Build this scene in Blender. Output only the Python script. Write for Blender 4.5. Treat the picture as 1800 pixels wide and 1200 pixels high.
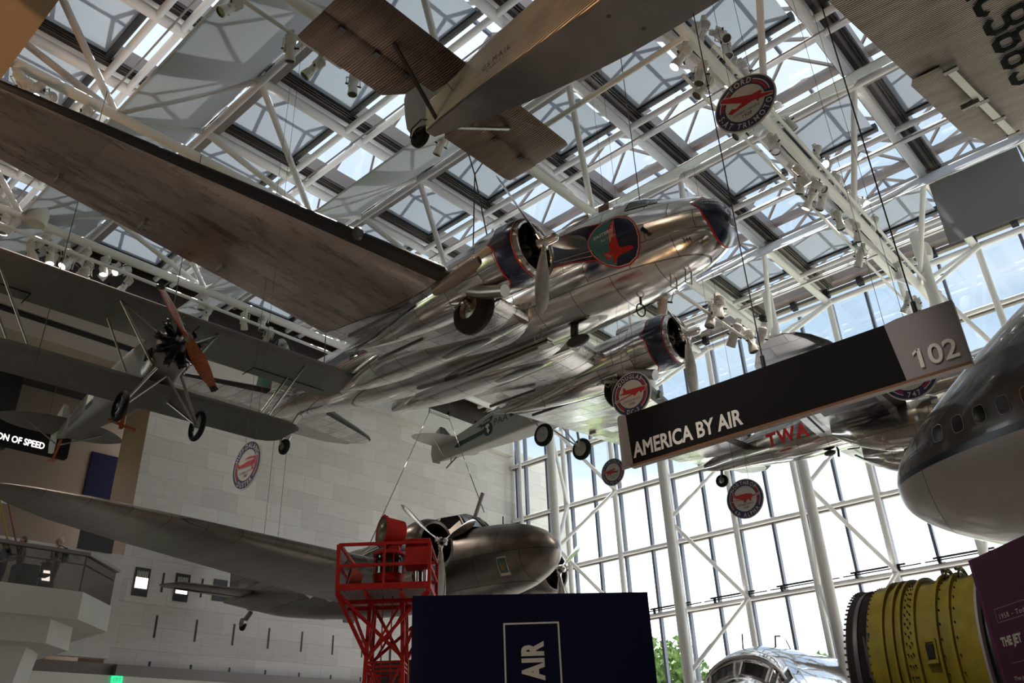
import bpy, bmesh, math, random
from math import sin, cos, pi, radians as RAD
from mathutils import Vector, Matrix, geometry
for o in list(bpy.data.objects): bpy.data.objects.remove(o)
S = bpy.context.scene
COL = S.collection
random.seed(7)
# ------------------------------------------------------------------ camera
FPX = 1455.8
RC = Matrix(((0.6702844, -0.7412972, -0.0346008), (0.3285700, 0.3382548, -0.8818307), (0.6654026, 0.5797086, 0.4702950)))
cam = bpy.data.objects.new('camera', bpy.data.cameras.new('camera'))
COL.objects.link(cam)
cx, cy, cz = Vector(RC[0]), -Vector(RC[1]), -Vector(RC[2])
cz.normalize(); cx = (cx - cz*cx.dot(cz)).normalized(); cy = cz.cross(cx)
cam.matrix_world = Matrix(((cx.x, cy.x, cz.x, 0), (cx.y, cy.y, cz.y, 0), (cx.z, cy.z, cz.z, 1.6), (0, 0, 0, 1)))
cam.data.sensor_width = 36; cam.data.lens = FPX/1800*36
cam.data.clip_start = .05; cam.data.clip_end = 500
S.camera = cam
# ------------------------------------------------------------------ exposure, world, sun
S.view_settings.view_transform = 'Standard'; S.view_settings.look = 'None'
S.view_settings.gamma = 1; S.view_settings.use_curve_mapping = False
S.view_settings.exposure = 0.85
try:
    S.cycles.max_bounces = 8; S.cycles.diffuse_bounces = 4; S.cycles.glossy_bounces = 3
    S.cycles.transparent_max_bounces = 10; S.cycles.transmission_bounces = 3
    S.cycles.sample_clamp_indirect = 6; S.cycles.caustics_reflective = False; S.cycles.caustics_refractive = False
except Exception: pass
W = bpy.data.worlds.new('sky'); S.world = W; W.use_nodes = True
wn, wl = W.node_tree.nodes, W.node_tree.links
wn.clear()
wo = wn.new('ShaderNodeOutputWorld'); wb = wn.new('ShaderNodeBackground')
wt = wn.new('ShaderNodeTexCoord'); wsx = wn.new('ShaderNodeSeparateXYZ'); wr = wn.new('ShaderNodeValToRGB')
wl.new(wt.outputs['Generated'], wsx.inputs[0]); wl.new(wsx.outputs[2], wr.inputs[0])
els = wr.color_ramp.elements
els[0].position = 0.0; els[0].color = (2.6, 2.7, 2.8, 1)
els[1].position = 1.0; els[1].color = (.9, .97, 1.08, 1)
for ps, c in ((.20, (1.9, 2.0, 2.1)), (.32, (.52, .62, .74)), (.42, (.31, .42, .53)), (.58, (.36, .45, .55)), (.74, (.55, .61, .70))):
    e = els.new(ps); e.color = (*c, 1)
# thin clouds
wno = wn.new('ShaderNodeTexNoise'); wno.inputs['Scale'].default_value = 3.2; wno.inputs['Detail'].default_value = 7
wmp = wn.new('ShaderNodeMapping'); wmp.inputs['Scale'].default_value = (1, 1, 2.5)
wl.new(wt.outputs['Generated'], wmp.inputs[0]); wl.new(wmp.outputs[0], wno.inputs[0])
wcr = wn.new('ShaderNodeValToRGB'); wcr.color_ramp.elements[0].position = .48; wcr.color_ramp.elements[1].position = .72
wl.new(wno.outputs[0], wcr.inputs[0])
wmx = wn.new('ShaderNodeMixRGB'); wmx.inputs[2].default_value = (.62, .66, .70, 1)
wfc = wn.new('ShaderNodeMath'); wfc.operation = 'MULTIPLY'; wfc.inputs[1].default_value = .6
wl.new(wcr.outputs[0], wfc.inputs[0]); wl.new(wfc.outputs[0], wmx.inputs[0]); wl.new(wr.outputs[0], wmx.inputs[1])
wl.new(wmx.outputs[0], wb.inputs[0]); wb.inputs[1].default_value = 1.0
wl.new(wb.outputs[0], wo.inputs[0])
sun = bpy.data.objects.new('sun', bpy.data.lights.new('sun', 'SUN')); COL.objects.link(sun)
sun.data.energy = 9; sun.data.angle = RAD(.6); sun.data.color = (1, .96, .9)
SUN_EL, SUN_AZ = RAD(60), RAD(28)     # azimuth from +X
sd = Vector((cos(SUN_EL)*cos(SUN_AZ), cos(SUN_EL)*sin(SUN_AZ), sin(SUN_EL)))
sun.rotation_euler = sd.to_track_quat('Z', 'Y').to_euler(); sun.location = (60, -40, 90)
# ------------------------------------------------------------------ photograph-pixel helper for measuring positions
def ray(px, py):
    v = Vector(((px-900)/FPX, (py-600)/FPX, 1))
    return RC.transposed() @ v
CAM = Vector((0, 0, 1.6))
def on_x(px, py, X): r = ray(px, py); return CAM + r*(X/r.x)
def on_y(px, py, Y): r = ray(px, py); return CAM + r*(Y/r.y)
def on_z(px, py, Z): r = ray(px, py); return CAM + r*((Z-1.6)/r.z)
def on_d(px, py, D): return CAM + ray(px, py)*D
# ------------------------------------------------------------------ materials
MATS = {}
def mat(name, color, rough=.5, metal=0., noise=0., nscale=8., bump=0., emit=None, estr=1., spec=.5, coat=0., stretch=None, alpha=None):
    if name in MATS: return MATS[name]
    m = bpy.data.materials.new(name); m.use_nodes = True; MATS[name] = m
    nt = m.node_tree; b = nt.nodes['Principled BSDF']
    b.inputs['Base Color'].default_value = (*color, 1); b.inputs['Roughness'].default_value = rough
    b.inputs['Metallic'].default_value = metal
    b.inputs['Specular IOR Level'].default_value = spec
    if coat: b.inputs['Coat Weight'].default_value = coat
    if emit: b.inputs['Emission Color'].default_value = (*emit, 1); b.inputs['Emission Strength'].default_value = estr
    if noise or bump:
        tc = nt.nodes.new('ShaderNodeTexCoord'); mp = nt.nodes.new('ShaderNodeMapping')
        if stretch: mp.inputs['Scale'].default_value = stretch
        nt.links.new(tc.outputs['Object'], mp.inputs[0])
        n = nt.nodes.new('ShaderNodeTexNoise'); n.inputs['Scale'].default_value = nscale; n.inputs['Detail'].default_value = 5
        nt.links.new(mp.outputs[0], n.inputs[0])
        if noise:
            r = nt.nodes.new('ShaderNodeValToRGB')
            lo = tuple(max(0, c*(1-noise)) for c in color); hi = tuple(min(1, c*(1+noise)) for c in color)
            r.color_ramp.elements[0].color = (*lo, 1); r.color_ramp.elements[1].color = (*hi, 1)
            r.color_ramp.elements[0].position = .3; r.color_ramp.elements[1].position = .7
            nt.links.new(n.outputs[0], r.inputs[0]); nt.links.new(r.outputs[0], b.inputs['Base Color'])
        if bump:
            bp = nt.nodes.new('ShaderNodeBump'); bp.inputs['Strength'].default_value = bump; bp.inputs['Distance'].default_value = .02
            nt.links.new(n.outputs[0], bp.inputs['Height']); nt.links.new(bp.outputs[0], b.inputs['Normal'])
    return m
def aluminium(name, base, rough, tint_noise=.25, panel=(1.2, .6), rough_var=.12, bump=.12, plane='xy', line=.35, wave=.05, metal=1., streak=(.35, 1.6, 1.6), joint=.008, tilt=.05):
    """sheet metal: riveted panels whose tone, gloss and tilt differ a little, streaks of wear"""
    if name in MATS: return MATS[name]
    m = bpy.data.materials.new(name); m.use_nodes = True; MATS[name] = m
    nt = m.node_tree; L = nt.links.new; b = nt.nodes['Principled BSDF']; b.inputs['Metallic'].default_value = metal
    tc = nt.nodes.new('ShaderNodeTexCoord'); mp = nt.nodes.new('ShaderNodeMapping')
    if plane == 'xz': mp.inputs['Rotation'].default_value = (RAD(90), 0, 0)
    L(tc.outputs['Object'], mp.inputs[0])
    br = nt.nodes.new('ShaderNodeTexBrick'); br.inputs['Scale'].default_value = 1
    br.inputs['Brick Width'].default_value = panel[0]; br.inputs['Row Height'].default_value = panel[1]
    br.inputs['Mortar Size'].default_value = joint; br.inputs['Mortar Smooth'].default_value = .3
    d = 1-tint_noise
    br.inputs['Color1'].default_value = (*[c*d for c in base], 1); br.inputs['Color2'].default_value = (*base, 1)
    br.inputs['Mortar'].default_value = (*[c*line for c in base], 1)
    L(mp.outputs[0], br.inputs[0])
    ms = nt.nodes.new('ShaderNodeMapping'); ms.inputs['Scale'].default_value = streak; L(tc.outputs['Object'], ms.inputs[0])
    no = nt.nodes.new('ShaderNodeTexNoise'); no.inputs['Scale'].default_value = 2.2; no.inputs['Detail'].default_value = 9; no.inputs['Roughness'].default_value = .68
    L(ms.outputs[0], no.inputs[0])
    rr = nt.nodes.new('ShaderNodeMapRange'); rr.inputs[1].default_value = .3; rr.inputs[2].default_value = .7
    rr.inputs[3].default_value = max(.02, rough-rough_var); rr.inputs[4].default_value = rough+rough_var
    L(no.outputs[0], rr.inputs[0]); L(rr.outputs[0], b.inputs['Roughness'])
    mx = nt.nodes.new('ShaderNodeMixRGB'); mx.blend_type = 'MULTIPLY'; mx.inputs[0].default_value = .55
    cr = nt.nodes.new('ShaderNodeValToRGB'); cr.color_ramp.elements[0].color = (.62, .58, .56, 1); cr.color_ramp.elements[0].position = .32; cr.color_ramp.elements[1].position = .62
    L(no.outputs[0], cr.inputs[0]); L(br.outputs[0], mx.inputs[1]); L(cr.outputs[0], mx.inputs[2]); L(mx.outputs[0], b.inputs['Base Color'])
    n2 = nt.nodes.new('ShaderNodeTexNoise'); n2.inputs['Scale'].default_value = 2.6; n2.inputs['Detail'].default_value = 3
    L(tc.outputs['Object'], n2.inputs[0])
    n2.inputs['Roughness'].default_value = .35
    b1 = nt.nodes.new('ShaderNodeBump'); b1.inputs['Strength'].default_value = wave*2; b1.inputs['Distance'].default_value = .03
    L(n2.outputs[0], b1.inputs['Height'])
    b2 = nt.nodes.new('ShaderNodeBump'); b2.inputs['Strength'].default_value = bump; b2.inputs['Distance'].default_value = .004; b2.invert = True
    L(br.outputs['Fac'], b2.inputs['Height']); L(b1.outputs[0], b2.inputs['Normal'])
    bk = nt.nodes.new('ShaderNodeTexBrick'); bk.inputs['Scale'].default_value = 1
    bk.inputs['Brick Width'].default_value = panel[0]; bk.inputs['Row Height'].default_value = panel[1]; bk.inputs['Mortar Size'].default_value = 0
    bk.inputs['Color1'].default_value = (0, 0, 0, 1); bk.inputs['Color2'].default_value = (1, 1, 1, 1); L(mp.outputs[0], bk.inputs[0])
    wn_ = nt.nodes.new('ShaderNodeTexWhiteNoise'); wn_.noise_dimensions = '1D'; L(bk.outputs[0], wn_.inputs['W'])
    v1 = nt.nodes.new('ShaderNodeVectorMath'); v1.operation = 'SUBTRACT'; v1.inputs[1].default_value = (.5, .5, .5); L(wn_.outputs['Color'], v1.inputs[0])
    v2 = nt.nodes.new('ShaderNodeVectorMath'); v2.operation = 'SCALE'; v2.inputs['Scale'].default_value = tilt; L(v1.outputs[0], v2.inputs[0])
    v3 = nt.nodes.new('ShaderNodeVectorMath'); v3.operation = 'ADD'; L(b2.outputs[0], v3.inputs[0]); L(v2.outputs[0], v3.inputs[1])
    v4 = nt.nodes.new('ShaderNodeVectorMath'); v4.operation = 'NORMALIZE'; L(v3.outputs[0], v4.inputs[0]); L(v4.outputs[0], b.inputs['Normal'])
    return m
def corrugated(name, base, rough, pitch, axis=1, metal=.8):
    """sheet metal ribbed with fine ridges"""
    m = bpy.data.materials.new(name); m.use_nodes = True; MATS[name] = m
    nt = m.node_tree; L = nt.links.new; b = nt.nodes['Principled BSDF']; b.inputs['Metallic'].default_value = metal; b.inputs['Roughness'].default_value = rough
    tc = nt.nodes.new('ShaderNodeTexCoord'); wv = nt.nodes.new('ShaderNodeTexWave')
    wv.bands_direction = 'XYZ'[axis]; wv.inputs['Scale'].default_value = .314/pitch; wv.inputs['Distortion'].default_value = 0
    L(tc.outputs['Object'], wv.inputs[0])
    bp = nt.nodes.new('ShaderNodeBump'); bp.inputs['Strength'].default_value = .9; bp.inputs['Distance'].default_value = .012
    L(wv.outputs[1], bp.inputs['Height']); L(bp.outputs[0], b.inputs['Normal'])
    ms = nt.nodes.new('ShaderNodeMapping'); ms.inputs['Scale'].default_value = (.5, 2.5, 1); L(tc.outputs['Object'], ms.inputs[0])
    no = nt.nodes.new('ShaderNodeTexNoise'); no.inputs['Scale'].default_value = 1.6; no.inputs['Detail'].default_value = 8; L(ms.outputs[0], no.inputs[0])
    cr = nt.nodes.new('ShaderNodeValToRGB'); cr.color_ramp.elements[0].position = .3; cr.color_ramp.elements[1].position = .72
    cr.color_ramp.elements[0].color = (*[c*.72 for c in base], 1); cr.color_ramp.elements[1].color = (*[min(1, c*1.15) for c in base], 1)
    L(no.outputs[0], cr.inputs[0])
    mx = nt.nodes.new('ShaderNodeMixRGB'); mx.blend_type = 'MULTIPLY'; mx.inputs[0].default_value = .35
    L(cr.outputs[0], mx.inputs[1]); L(wv.outputs[0], mx.inputs[2]); L(mx.outputs[0], b.inputs['Base Color'])
    return m
def bricks(name, c1, c2, mortar, w, h, plane='xz', streak=.12, rough=.6, msize=.008):
    m = bpy.data.materials.new(name); m.use_nodes = True; MATS[name] = m
    nt = m.node_tree; L = nt.links.new; b = nt.nodes['Principled BSDF']; b.inputs['Roughness'].default_value = rough
    tc = nt.nodes.new('ShaderNodeTexCoord'); mp = nt.nodes.new('ShaderNodeMapping')
    if plane == 'xz': mp.inputs['Rotation'].default_value = (RAD(-90), 0, 0)
    if plane == 'yz': mp.inputs['Rotation'].default_value = (RAD(-90), 0, RAD(-90))
    L(tc.outputs['Object'], mp.inputs[0])
    br = nt.nodes.new('ShaderNodeTexBrick'); br.inputs['Scale'].default_value = 1; br.offset = .5
    br.inputs['Brick Width'].default_value = w; br.inputs['Row Height'].default_value = h; br.inputs['Mortar Size'].default_value = msize
    br.inputs['Color1'].default_value = (*c1, 1); br.inputs['Color2'].default_value = (*c2, 1); br.inputs['Mortar'].default_value = (*mortar, 1)
    L(mp.outputs[0], br.inputs[0])
    ms = nt.nodes.new('ShaderNodeMapping'); ms.inputs['Scale'].default_value = (.5, .5, 9); L(tc.outputs['Object'], ms.inputs[0])
    no = nt.nodes.new('ShaderNodeTexNoise'); no.inputs['Scale'].default_value = 2; no.inputs['Detail'].default_value = 6; L(ms.outputs[0], no.inputs[0])
    cr = nt.nodes.new('ShaderNodeValToRGB'); cr.color_ramp.elements[0].color = (1-streak*2, 1-streak*2, 1-streak*2, 1); cr.color_ramp.elements[0].position = .35; cr.color_ramp.elements[1].position = .6
    L(no.outputs[0], cr.inputs[0])
    mx = nt.nodes.new('ShaderNodeMixRGB'); mx.blend_type = 'MULTIPLY'; mx.inputs[0].default_value = 1
    L(br.outputs[0], mx.inputs[1]); L(cr.outputs[0], mx.inputs[2]); L(mx.outputs[0], b.inputs['Base Color'])
    return m
def glass(name, tint, refl=.06, rough=.02):
    m = bpy.data.materials.new(name); m.use_nodes = True; MATS[name] = m
    nt = m.node_tree; nt.nodes.clear(); L = nt.links.new
    o = nt.nodes.new('ShaderNodeOutputMaterial'); t = nt.nodes.new('ShaderNodeBsdfTransparent'); g = nt.nodes.new('ShaderNodeBsdfGlossy')
    mx = nt.nodes.new('ShaderNodeMixShader'); mx.inputs[0].default_value = refl
    t.inputs[0].default_value = (*tint, 1); g.inputs['Roughness'].default_value = rough
    L(t.outputs[0], mx.inputs[1]); L(g.outputs[0], mx.inputs[2]); L(mx.outputs[0], o.inputs[0]); return m
def fabric(name, color, transl=.5, clear=0.):
    m = bpy.data.materials.new(name); m.use_nodes = True; MATS[name] = m
    nt = m.node_tree; nt.nodes.clear(); L = nt.links.new
    o = nt.nodes.new('ShaderNodeOutputMaterial'); d = nt.nodes.new('ShaderNodeBsdfDiffuse'); t = nt.nodes.new('ShaderNodeBsdfTranslucent')
    mx = nt.nodes.new('ShaderNodeMixShader'); mx.inputs[0].default_value = transl
    d.inputs[0].default_value = (*color, 1); t.inputs[0].default_value = (*color, 1)
    L(d.outputs[0], mx.inputs[1]); L(t.outputs[0], mx.inputs[2])
    if clear:
        tr = nt.nodes.new('ShaderNodeBsdfTransparent'); m2 = nt.nodes.new('ShaderNodeMixShader'); m2.inputs[0].default_value = clear
        L(mx.outputs[0], m2.inputs[1]); L(tr.outputs[0], m2.inputs[2]); L(m2.outputs[0], o.inputs[0])
    else: L(mx.outputs[0], o.inputs[0])
    return m
def lamp_mat(name, color, strength):
    m = bpy.data.materials.new(name); m.use_nodes = True; MATS[name] = m
    nt = m.node_tree; nt.nodes.clear()
    o = nt.nodes.new('ShaderNodeOutputMaterial'); e = nt.nodes.new('ShaderNodeEmission')
    e.inputs[0].default_value = (*color, 1); e.inputs[1].default_value = strength
    nt.links.new(e.outputs[0], o.inputs[0]); return m
M = {}
M['white'] = mat('white_steel_paint', (.78, .765, .745), .45)
M['white2'] = mat('white_lamp_paint', (.68, .66, .63), .4)
M['taupe'] = mat('taupe_steel', (.27, .24, .22), .45)
M['brown'] = mat('dark_bronze', (.045, .034, .029), .4)
M['bronze'] = mat('bronze_frame', (.20, .165, .15), .4)
M['mullion'] = mat('blue_grey_mullion', (.09, .10, .14), .35)
M['black'] = mat('black', (.012, .012, .013), .5)
M['rubber'] = mat('tyre_rubber', (.014, .0135, .0135), .8, noise=.3, nscale=20, spec=.2)
M['boot'] = mat('deicer_boot', (.018, .015, .014), .55)
M['dark'] = mat('dark_cavity', (.006, .006, .007), .8)
M['nwblue'] = mat('nw_blue', (.005, .008, .022), .3)
M['navy'] = mat('navy_paint', (.010, .016, .050), .25, coat=.6)
M['navy_matte'] = mat('navy_panel', (.006, .007, .034), .75, spec=.15, noise=.15, nscale=40)
M['red'] = mat('red_paint', (.48, .022, .018), .35)
M['red2'] = mat('red_sign', (.52, .02, .02), .5)
M['redtower'] = mat('tower_red', (.40, .011, .007), .6, spec=.25, noise=.2, nscale=5)
M['sign_white'] = mat('sign_white', (.66, .63, .57), .55)
M['letter'] = mat('letter_white', (.75, .71, .64), .5)
M['sign_navy'] = mat('sign_navy', (.028, .026, .085), .5)
M['sign_black'] = mat('sign_black', (.011, .010, .010), .9, spec=.12)
M['reg_black'] = mat('registration_black', (.012, .011, .011), .85, spec=.1)
M['sign_grey'] = mat('sign_grey', (.25, .22, .215), .6)
M['oak'] = mat('bronze_edge', (.20, .085, .03), .4)
M['teal'] = mat('teal_paint', (.065, .19, .20), .3)
M['green'] = mat('dark_green', (.008, .045, .04), .5)
M['cable'] = mat('steel_cable', (.10, .095, .09), .4, metal=.6)
M['engine'] = mat('engine_black', (.02, .019, .018), .4, metal=.5)
M['chrome'] = mat('polished_steel', (.75, .72, .70), .16, metal=1)
M['steel'] = mat('bare_steel', (.36, .34, .32), .35, metal=1)
M['prop'] = mat('propeller_metal', (.62, .61, .59), .3, metal=1, noise=.12)
M['propwood'] = mat('varnished_wood', (.34, .075, .014), .25, coat=.5, noise=.35, nscale=6, stretch=(1, 1, 6))
M['propdark'] = mat('dark_prop_tip', (.02, .012, .01), .5)
M['dc3'] = aluminium('polished_aluminium', (.80, .78, .75), .17, .12, (1.1, .42), .06, .5, 'xz', wave=.07, joint=.012, line=.3, tilt=.06)
M['dc3wing'] = aluminium('wing_aluminium', (.74, .73, .72), .27, .2, (1.1, .62), .10, .5, 'xy', wave=.07, line=.3, joint=.014, tilt=.11)
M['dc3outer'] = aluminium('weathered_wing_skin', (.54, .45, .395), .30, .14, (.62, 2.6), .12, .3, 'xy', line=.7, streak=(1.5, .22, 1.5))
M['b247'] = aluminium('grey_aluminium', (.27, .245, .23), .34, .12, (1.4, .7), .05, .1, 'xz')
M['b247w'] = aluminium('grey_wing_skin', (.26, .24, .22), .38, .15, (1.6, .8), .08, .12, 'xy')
M['alpha'] = aluminium('bright_aluminium', (.70, .69, .67), .14, .12, (.8, .4), .05, .25, 'xz')
M['alphaw'] = aluminium('bright_wing', (.60, .60, .62), .34, .15, (.9, .5), .06, .2, 'xy')
M['dc7'] = aluminium('mirror_aluminium', (.80, .81, .84), .07, .05, (2., .8), .02, .2, 'xz', wave=.12)
M['duster'] = mat('grey_doped_fabric', (.15, .142, .135), .55, noise=.10, nscale=3)
M['dustermetal'] = mat('grey_cowl', (.26, .245, .23), .35, metal=.5)
M['fc2'] = mat('light_grey_fabric', (.38, .37, .35), .5, noise=.06, nscale=2)
M['fordside'] = corrugated('ford_corrugated_side', (.60, .48, .37), .42, .05, 2)  # base raised to carry the warm lamplight on the fuselage side
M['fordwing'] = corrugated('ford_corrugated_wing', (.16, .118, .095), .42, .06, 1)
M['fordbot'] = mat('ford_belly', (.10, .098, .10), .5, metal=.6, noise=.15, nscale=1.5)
M['fordrudder'] = mat('ford_rudder', (.34, .32, .30), .45, metal=.6)
M['n747g'] = mat('nw_grey', (.06, .055, .05), .2, coat=.5, noise=.1, nscale=1.5)
M['n747w'] = mat('nw_light_grey', (.34, .30, .28), .35, coat=.3, noise=.06, nscale=1.2)
M['yellow'] = mat('zinc_yellow', (.20, .155, .010), .6, spec=.2, noise=.18, nscale=4)
M['darkgrey'] = mat('fan_case_grey', (.055, .05, .052), .5)
M['purple'] = mat('purple_panel', (.075, .005, .04), .6, noise=.12, nscale=40)
M['purple_edge'] = mat('purple_edge', (.12, .007, .08), .5)
M['stone'] = bricks('marble_blocks', (.67, .625, .595), (.56, .52, .495), (.43, .40, .38), 1.5, .75, 'xz', streak=.05)
M['stone_side'] = bricks('warm_lit_stone', (.36, .25, .19), (.31, .215, .16), (.2, .14, .11), 3., .75, 'yz', streak=.06)  # return face of the stone wall, its warm light put into the colour
M['beige'] = mat('beige_plaster', (.36, .30, .25), .7)
M['plaster'] = mat('grey_plaster', (.60, .575, .55), .7, noise=.04, nscale=3)
M['soffit'] = mat('tan_soffit', (.48, .31, .20), .7)
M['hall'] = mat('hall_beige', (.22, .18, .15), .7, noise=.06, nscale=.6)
M['floor'] = mat('terrazzo', (.42, .39, .36), .35, noise=.15, nscale=6)
M['carpet'] = mat('dark_carpet', (.05, .045, .05), .9)
M['blind'] = fabric('blind_fabric', (.47, .50, .53), .50)
M['baffle'] = fabric('baffle_fabric', (.62, .64, .66), .30)
M['darkshade'] = fabric('dark_screen', (.36, .36, .38), .5)
M['paving'] = mat('pale_paving', (.62, .60, .56), .8, noise=.05, nscale=.5)
M['plasterw'] = mat('pale_plaster', (.62, .59, .56), .7)
M['glass'] = glass('wall_glass', (.97, .985, 1.0), .05)
M['roofglass'] = glass('roof_glass', (.96, .99, 1.0), .05)
M['railglass'] = glass('smoked_glass', (.34, .31, .29), .08)
M['winglass'] = mat('cockpit_glass', (.02, .02, .022), .08, spec=.8)
M['lit'] = lamp_mat('lit_lens', (1, .96, .9), 12)
M['lens'] = mat('grey_lens', (.10, .095, .09), .2)
M['lamptext'] = lamp_mat('lit_letters', (1, .93, .84), 1.6)
M['exit'] = lamp_mat('exit_green', (.02, .55, .22), 1.0)
M['leaf'] = mat('leaves', (.17, .27, .075), .6, noise=.45, nscale=3)
M['bark'] = mat('bark', (.08, .06, .045), .8)
M['grass'] = mat('lawn', (.20, .27, .07), .9, noise=.3, nscale=.4)
M['skin'] = mat('skin', (.45, .28, .20), .5)
M['hair'] = mat('white_hair', (.55, .52, .47), .7)
M['hairb'] = mat('brown_hair', (.20, .14, .09), .7)
M['shirt'] = mat('white_shirt', (.60, .57, .53), .7)
M['khaki'] = mat('khaki', (.17, .14, .10), .8)
M['bluecloth'] = mat('blue_cloth', (.03, .05, .13), .8)
M['yel_trim'] = mat('dull_yellow', (.35, .25, .03), .7)
# ------------------------------------------------------------------ mesh builder
class MB:
    def __init__(s): s.v = []; s.f = []; s.sm = []; s.mi = []; s.mat = 0
    def add(s, vs, fs, smooth=False):
        o = len(s.v); s.v += [tuple(v) for v in vs]
        for f in fs: s.f.append(tuple(i+o for i in f)); s.sm.append(smooth); s.mi.append(s.mat)
    def box(s, lo, hi, rot=None, c=None):
        x0, y0, z0 = lo; x1, y1, z1 = hi
        vs = [Vector(p) for p in ((x0,y0,z0),(x1,y0,z0),(x1,y1,z0),(x0,y1,z0),(x0,y0,z1),(x1,y0,z1),(x1,y1,z1),(x0,y1,z1))]
        if rot is not None:
            c = Vector(c) if c is not None else Vector(((x0+x1)/2, (y0+y1)/2, (z0+z1)/2))
            vs = [c + rot @ (v-c) for v in vs]
        s.add(vs, [(0,3,2,1),(4,5,6,7),(0,1,5,4),(1,2,6,5),(2,3,7,6),(3,0,4,7)])
    def tube(s, a, b, r0, r1=None, n=12, cap=True):
        a, b = Vector(a), Vector(b); r1 = r0 if r1 is None else r1
        d = (b-a).normalized(); u = d.orthogonal().normalized(); w = d.cross(u)
        vs = []
        for p, r in ((a, r0), (b, r1)):
            for k in range(n): t = 2*pi*k/n; vs.append(p + u*(r*cos(t)) + w*(r*sin(t)))
        fs = [(k, (k+1) % n, n+(k+1) % n, n+k) for k in range(n)]
        s.add(vs, fs, True)
        if cap: s.add(vs, [tuple(range(n-1, -1, -1)), tuple(range(n, 2*n))])
    def path(s, pts, r, n=8):
        pts = [Vector(p) for p in pts]; rows = []
        u = None
        for i, p in enumerate(pts):
            d = (pts[min(i+1, len(pts)-1)] - pts[max(i-1, 0)]).normalized()
            u = d.orthogonal().normalized() if u is None else (u - d*u.dot(d)).normalized()
            w = d.cross(u); rr = r[i] if isinstance(r, (list, tuple)) else r
            rows.append([p + u*(rr*cos(2*pi*k/n)) + w*(rr*sin(2*pi*k/n)) for k in range(n)])
        s.rows(rows, closed=True, caps=True)
    def beam(s, a, b, w, h, up=(0, 0, 1)):
        a, b = Vector(a), Vector(b); d = (b-a).normalized(); up = Vector(up)
        x = d.cross(up)
        if x.length < 1e-4: x = d.orthogonal()
        x.normalize(); z = x.cross(d)
        vs = [p + x*(i*w/2) + z*(j*h/2) for p in (a, b) for i, j in ((-1,-1),(1,-1),(1,1),(-1,1))]
        s.add(vs, [(0,1,2,3),(7,6,5,4),(0,4,5,1),(1,5,6,2),(2,6,7,3),(3,7,4,0)])
    def rows(s, rows, closed=True, caps=False, smooth=True, flip=False):
        n = len(rows[0]); vs = [p for r in rows for p in r]; fs = []
        for i in range(len(rows)-1):
            for k in range(n if closed else n-1):
                k2 = (k+1) % n; q = (i*n+k, i*n+k2, (i+1)*n+k2, (i+1)*n+k)
                fs.append(q[::-1] if flip else q)
        s.add(vs, fs, smooth)
        if caps:
            s.add(rows[0], [tuple(range(n))[::-1] if not flip else tuple(range(n))]); s.add(rows[-1], [tuple(range(n)) if not flip else tuple(range(n))[::-1]])
    def lathe(s, prof, o, axis, n=32, smooth=True):
        o = Vector(o); d = Vector(axis).normalized(); u = d.orthogonal().normalized(); w = d.cross(u)
        s.rows([[o + d*x + u*(r*cos(2*pi*k/n)) + w*(r*sin(2*pi*k/n)) for k in range(n)] for x, r in prof], True, False, smooth)
    def ball(s, c, r, n=14, m=8, sc=(1, 1, 1), rot=None):
        c = Vector(c); rws = []
        for i in range(m+1):
            t = pi*i/m; row = []
            for k in range(n):
                p = Vector((sin(t)*cos(2*pi*k/n)*r*sc[0], sin(t)*sin(2*pi*k/n)*r*sc[1], cos(t)*r*sc[2]))
                row.append(c + (rot @ p if rot is not None else p))
            rws.append(row)
        s.rows(rws, True, False, True, flip=True)
    def poly(s, pts): s.add(pts, [tuple(range(len(pts)))])
    def prism(s, pts, off):
        off = Vector(off); n = len(pts); pts = [Vector(p) for p in pts]
        vs = pts + [p+off for p in pts]
        s.add(vs, [tuple(range(n))[::-1], tuple(range(n, 2*n))] + [(k, (k+1) % n, n+(k+1) % n, n+k) for k in range(n)])
    def build(s, name, m, parent=None, sharp=40, weld=False):
        me = bpy.data.meshes.new(name); me.from_pydata(s.v, [], s.f)
        for i, p in enumerate(me.polygons): p.use_smooth = s.sm[i]; p.material_index = s.mi[i]
        bm = bmesh.new(); bm.from_mesh(me)
        bmesh.ops.remove_doubles(bm, verts=bm.verts, dist=1e-5)
        if weld: bmesh.ops.recalc_face_normals(bm, faces=bm.faces)
        bm.to_mesh(me); bm.free()
        try: me.set_sharp_from_angle(angle=RAD(sharp))
        except Exception: pass
        for x in (m if isinstance(m, (list, tuple)) else [m]): me.materials.append(M[x] if isinstance(x, str) else x)
        o = bpy.data.objects.new(name, me); COL.objects.link(o)
        if parent: o.parent = parent
        return o
def tag(o, label, cat, group=None, kind=None):
    o['label'] = label; o['category'] = cat
    if group: o['group'] = group
    if kind: o['kind'] = kind
    return o
def struct(o): o['kind'] = 'structure'; return o
def thing(name, loc, label, cat, group=None, rot=None):
    o = bpy.data.objects.new(name, None); COL.objects.link(o); o.location = loc; o.empty_display_size = .2
    if rot is not None: o.rotation_euler = rot
    return tag(o, label, cat, group)
def copy_tree(o, parent=None):
    c = o.copy(); COL.objects.link(c)
    if parent: c.parent = parent
    for ch in list(o.children): copy_tree(ch, c)
    return c
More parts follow.
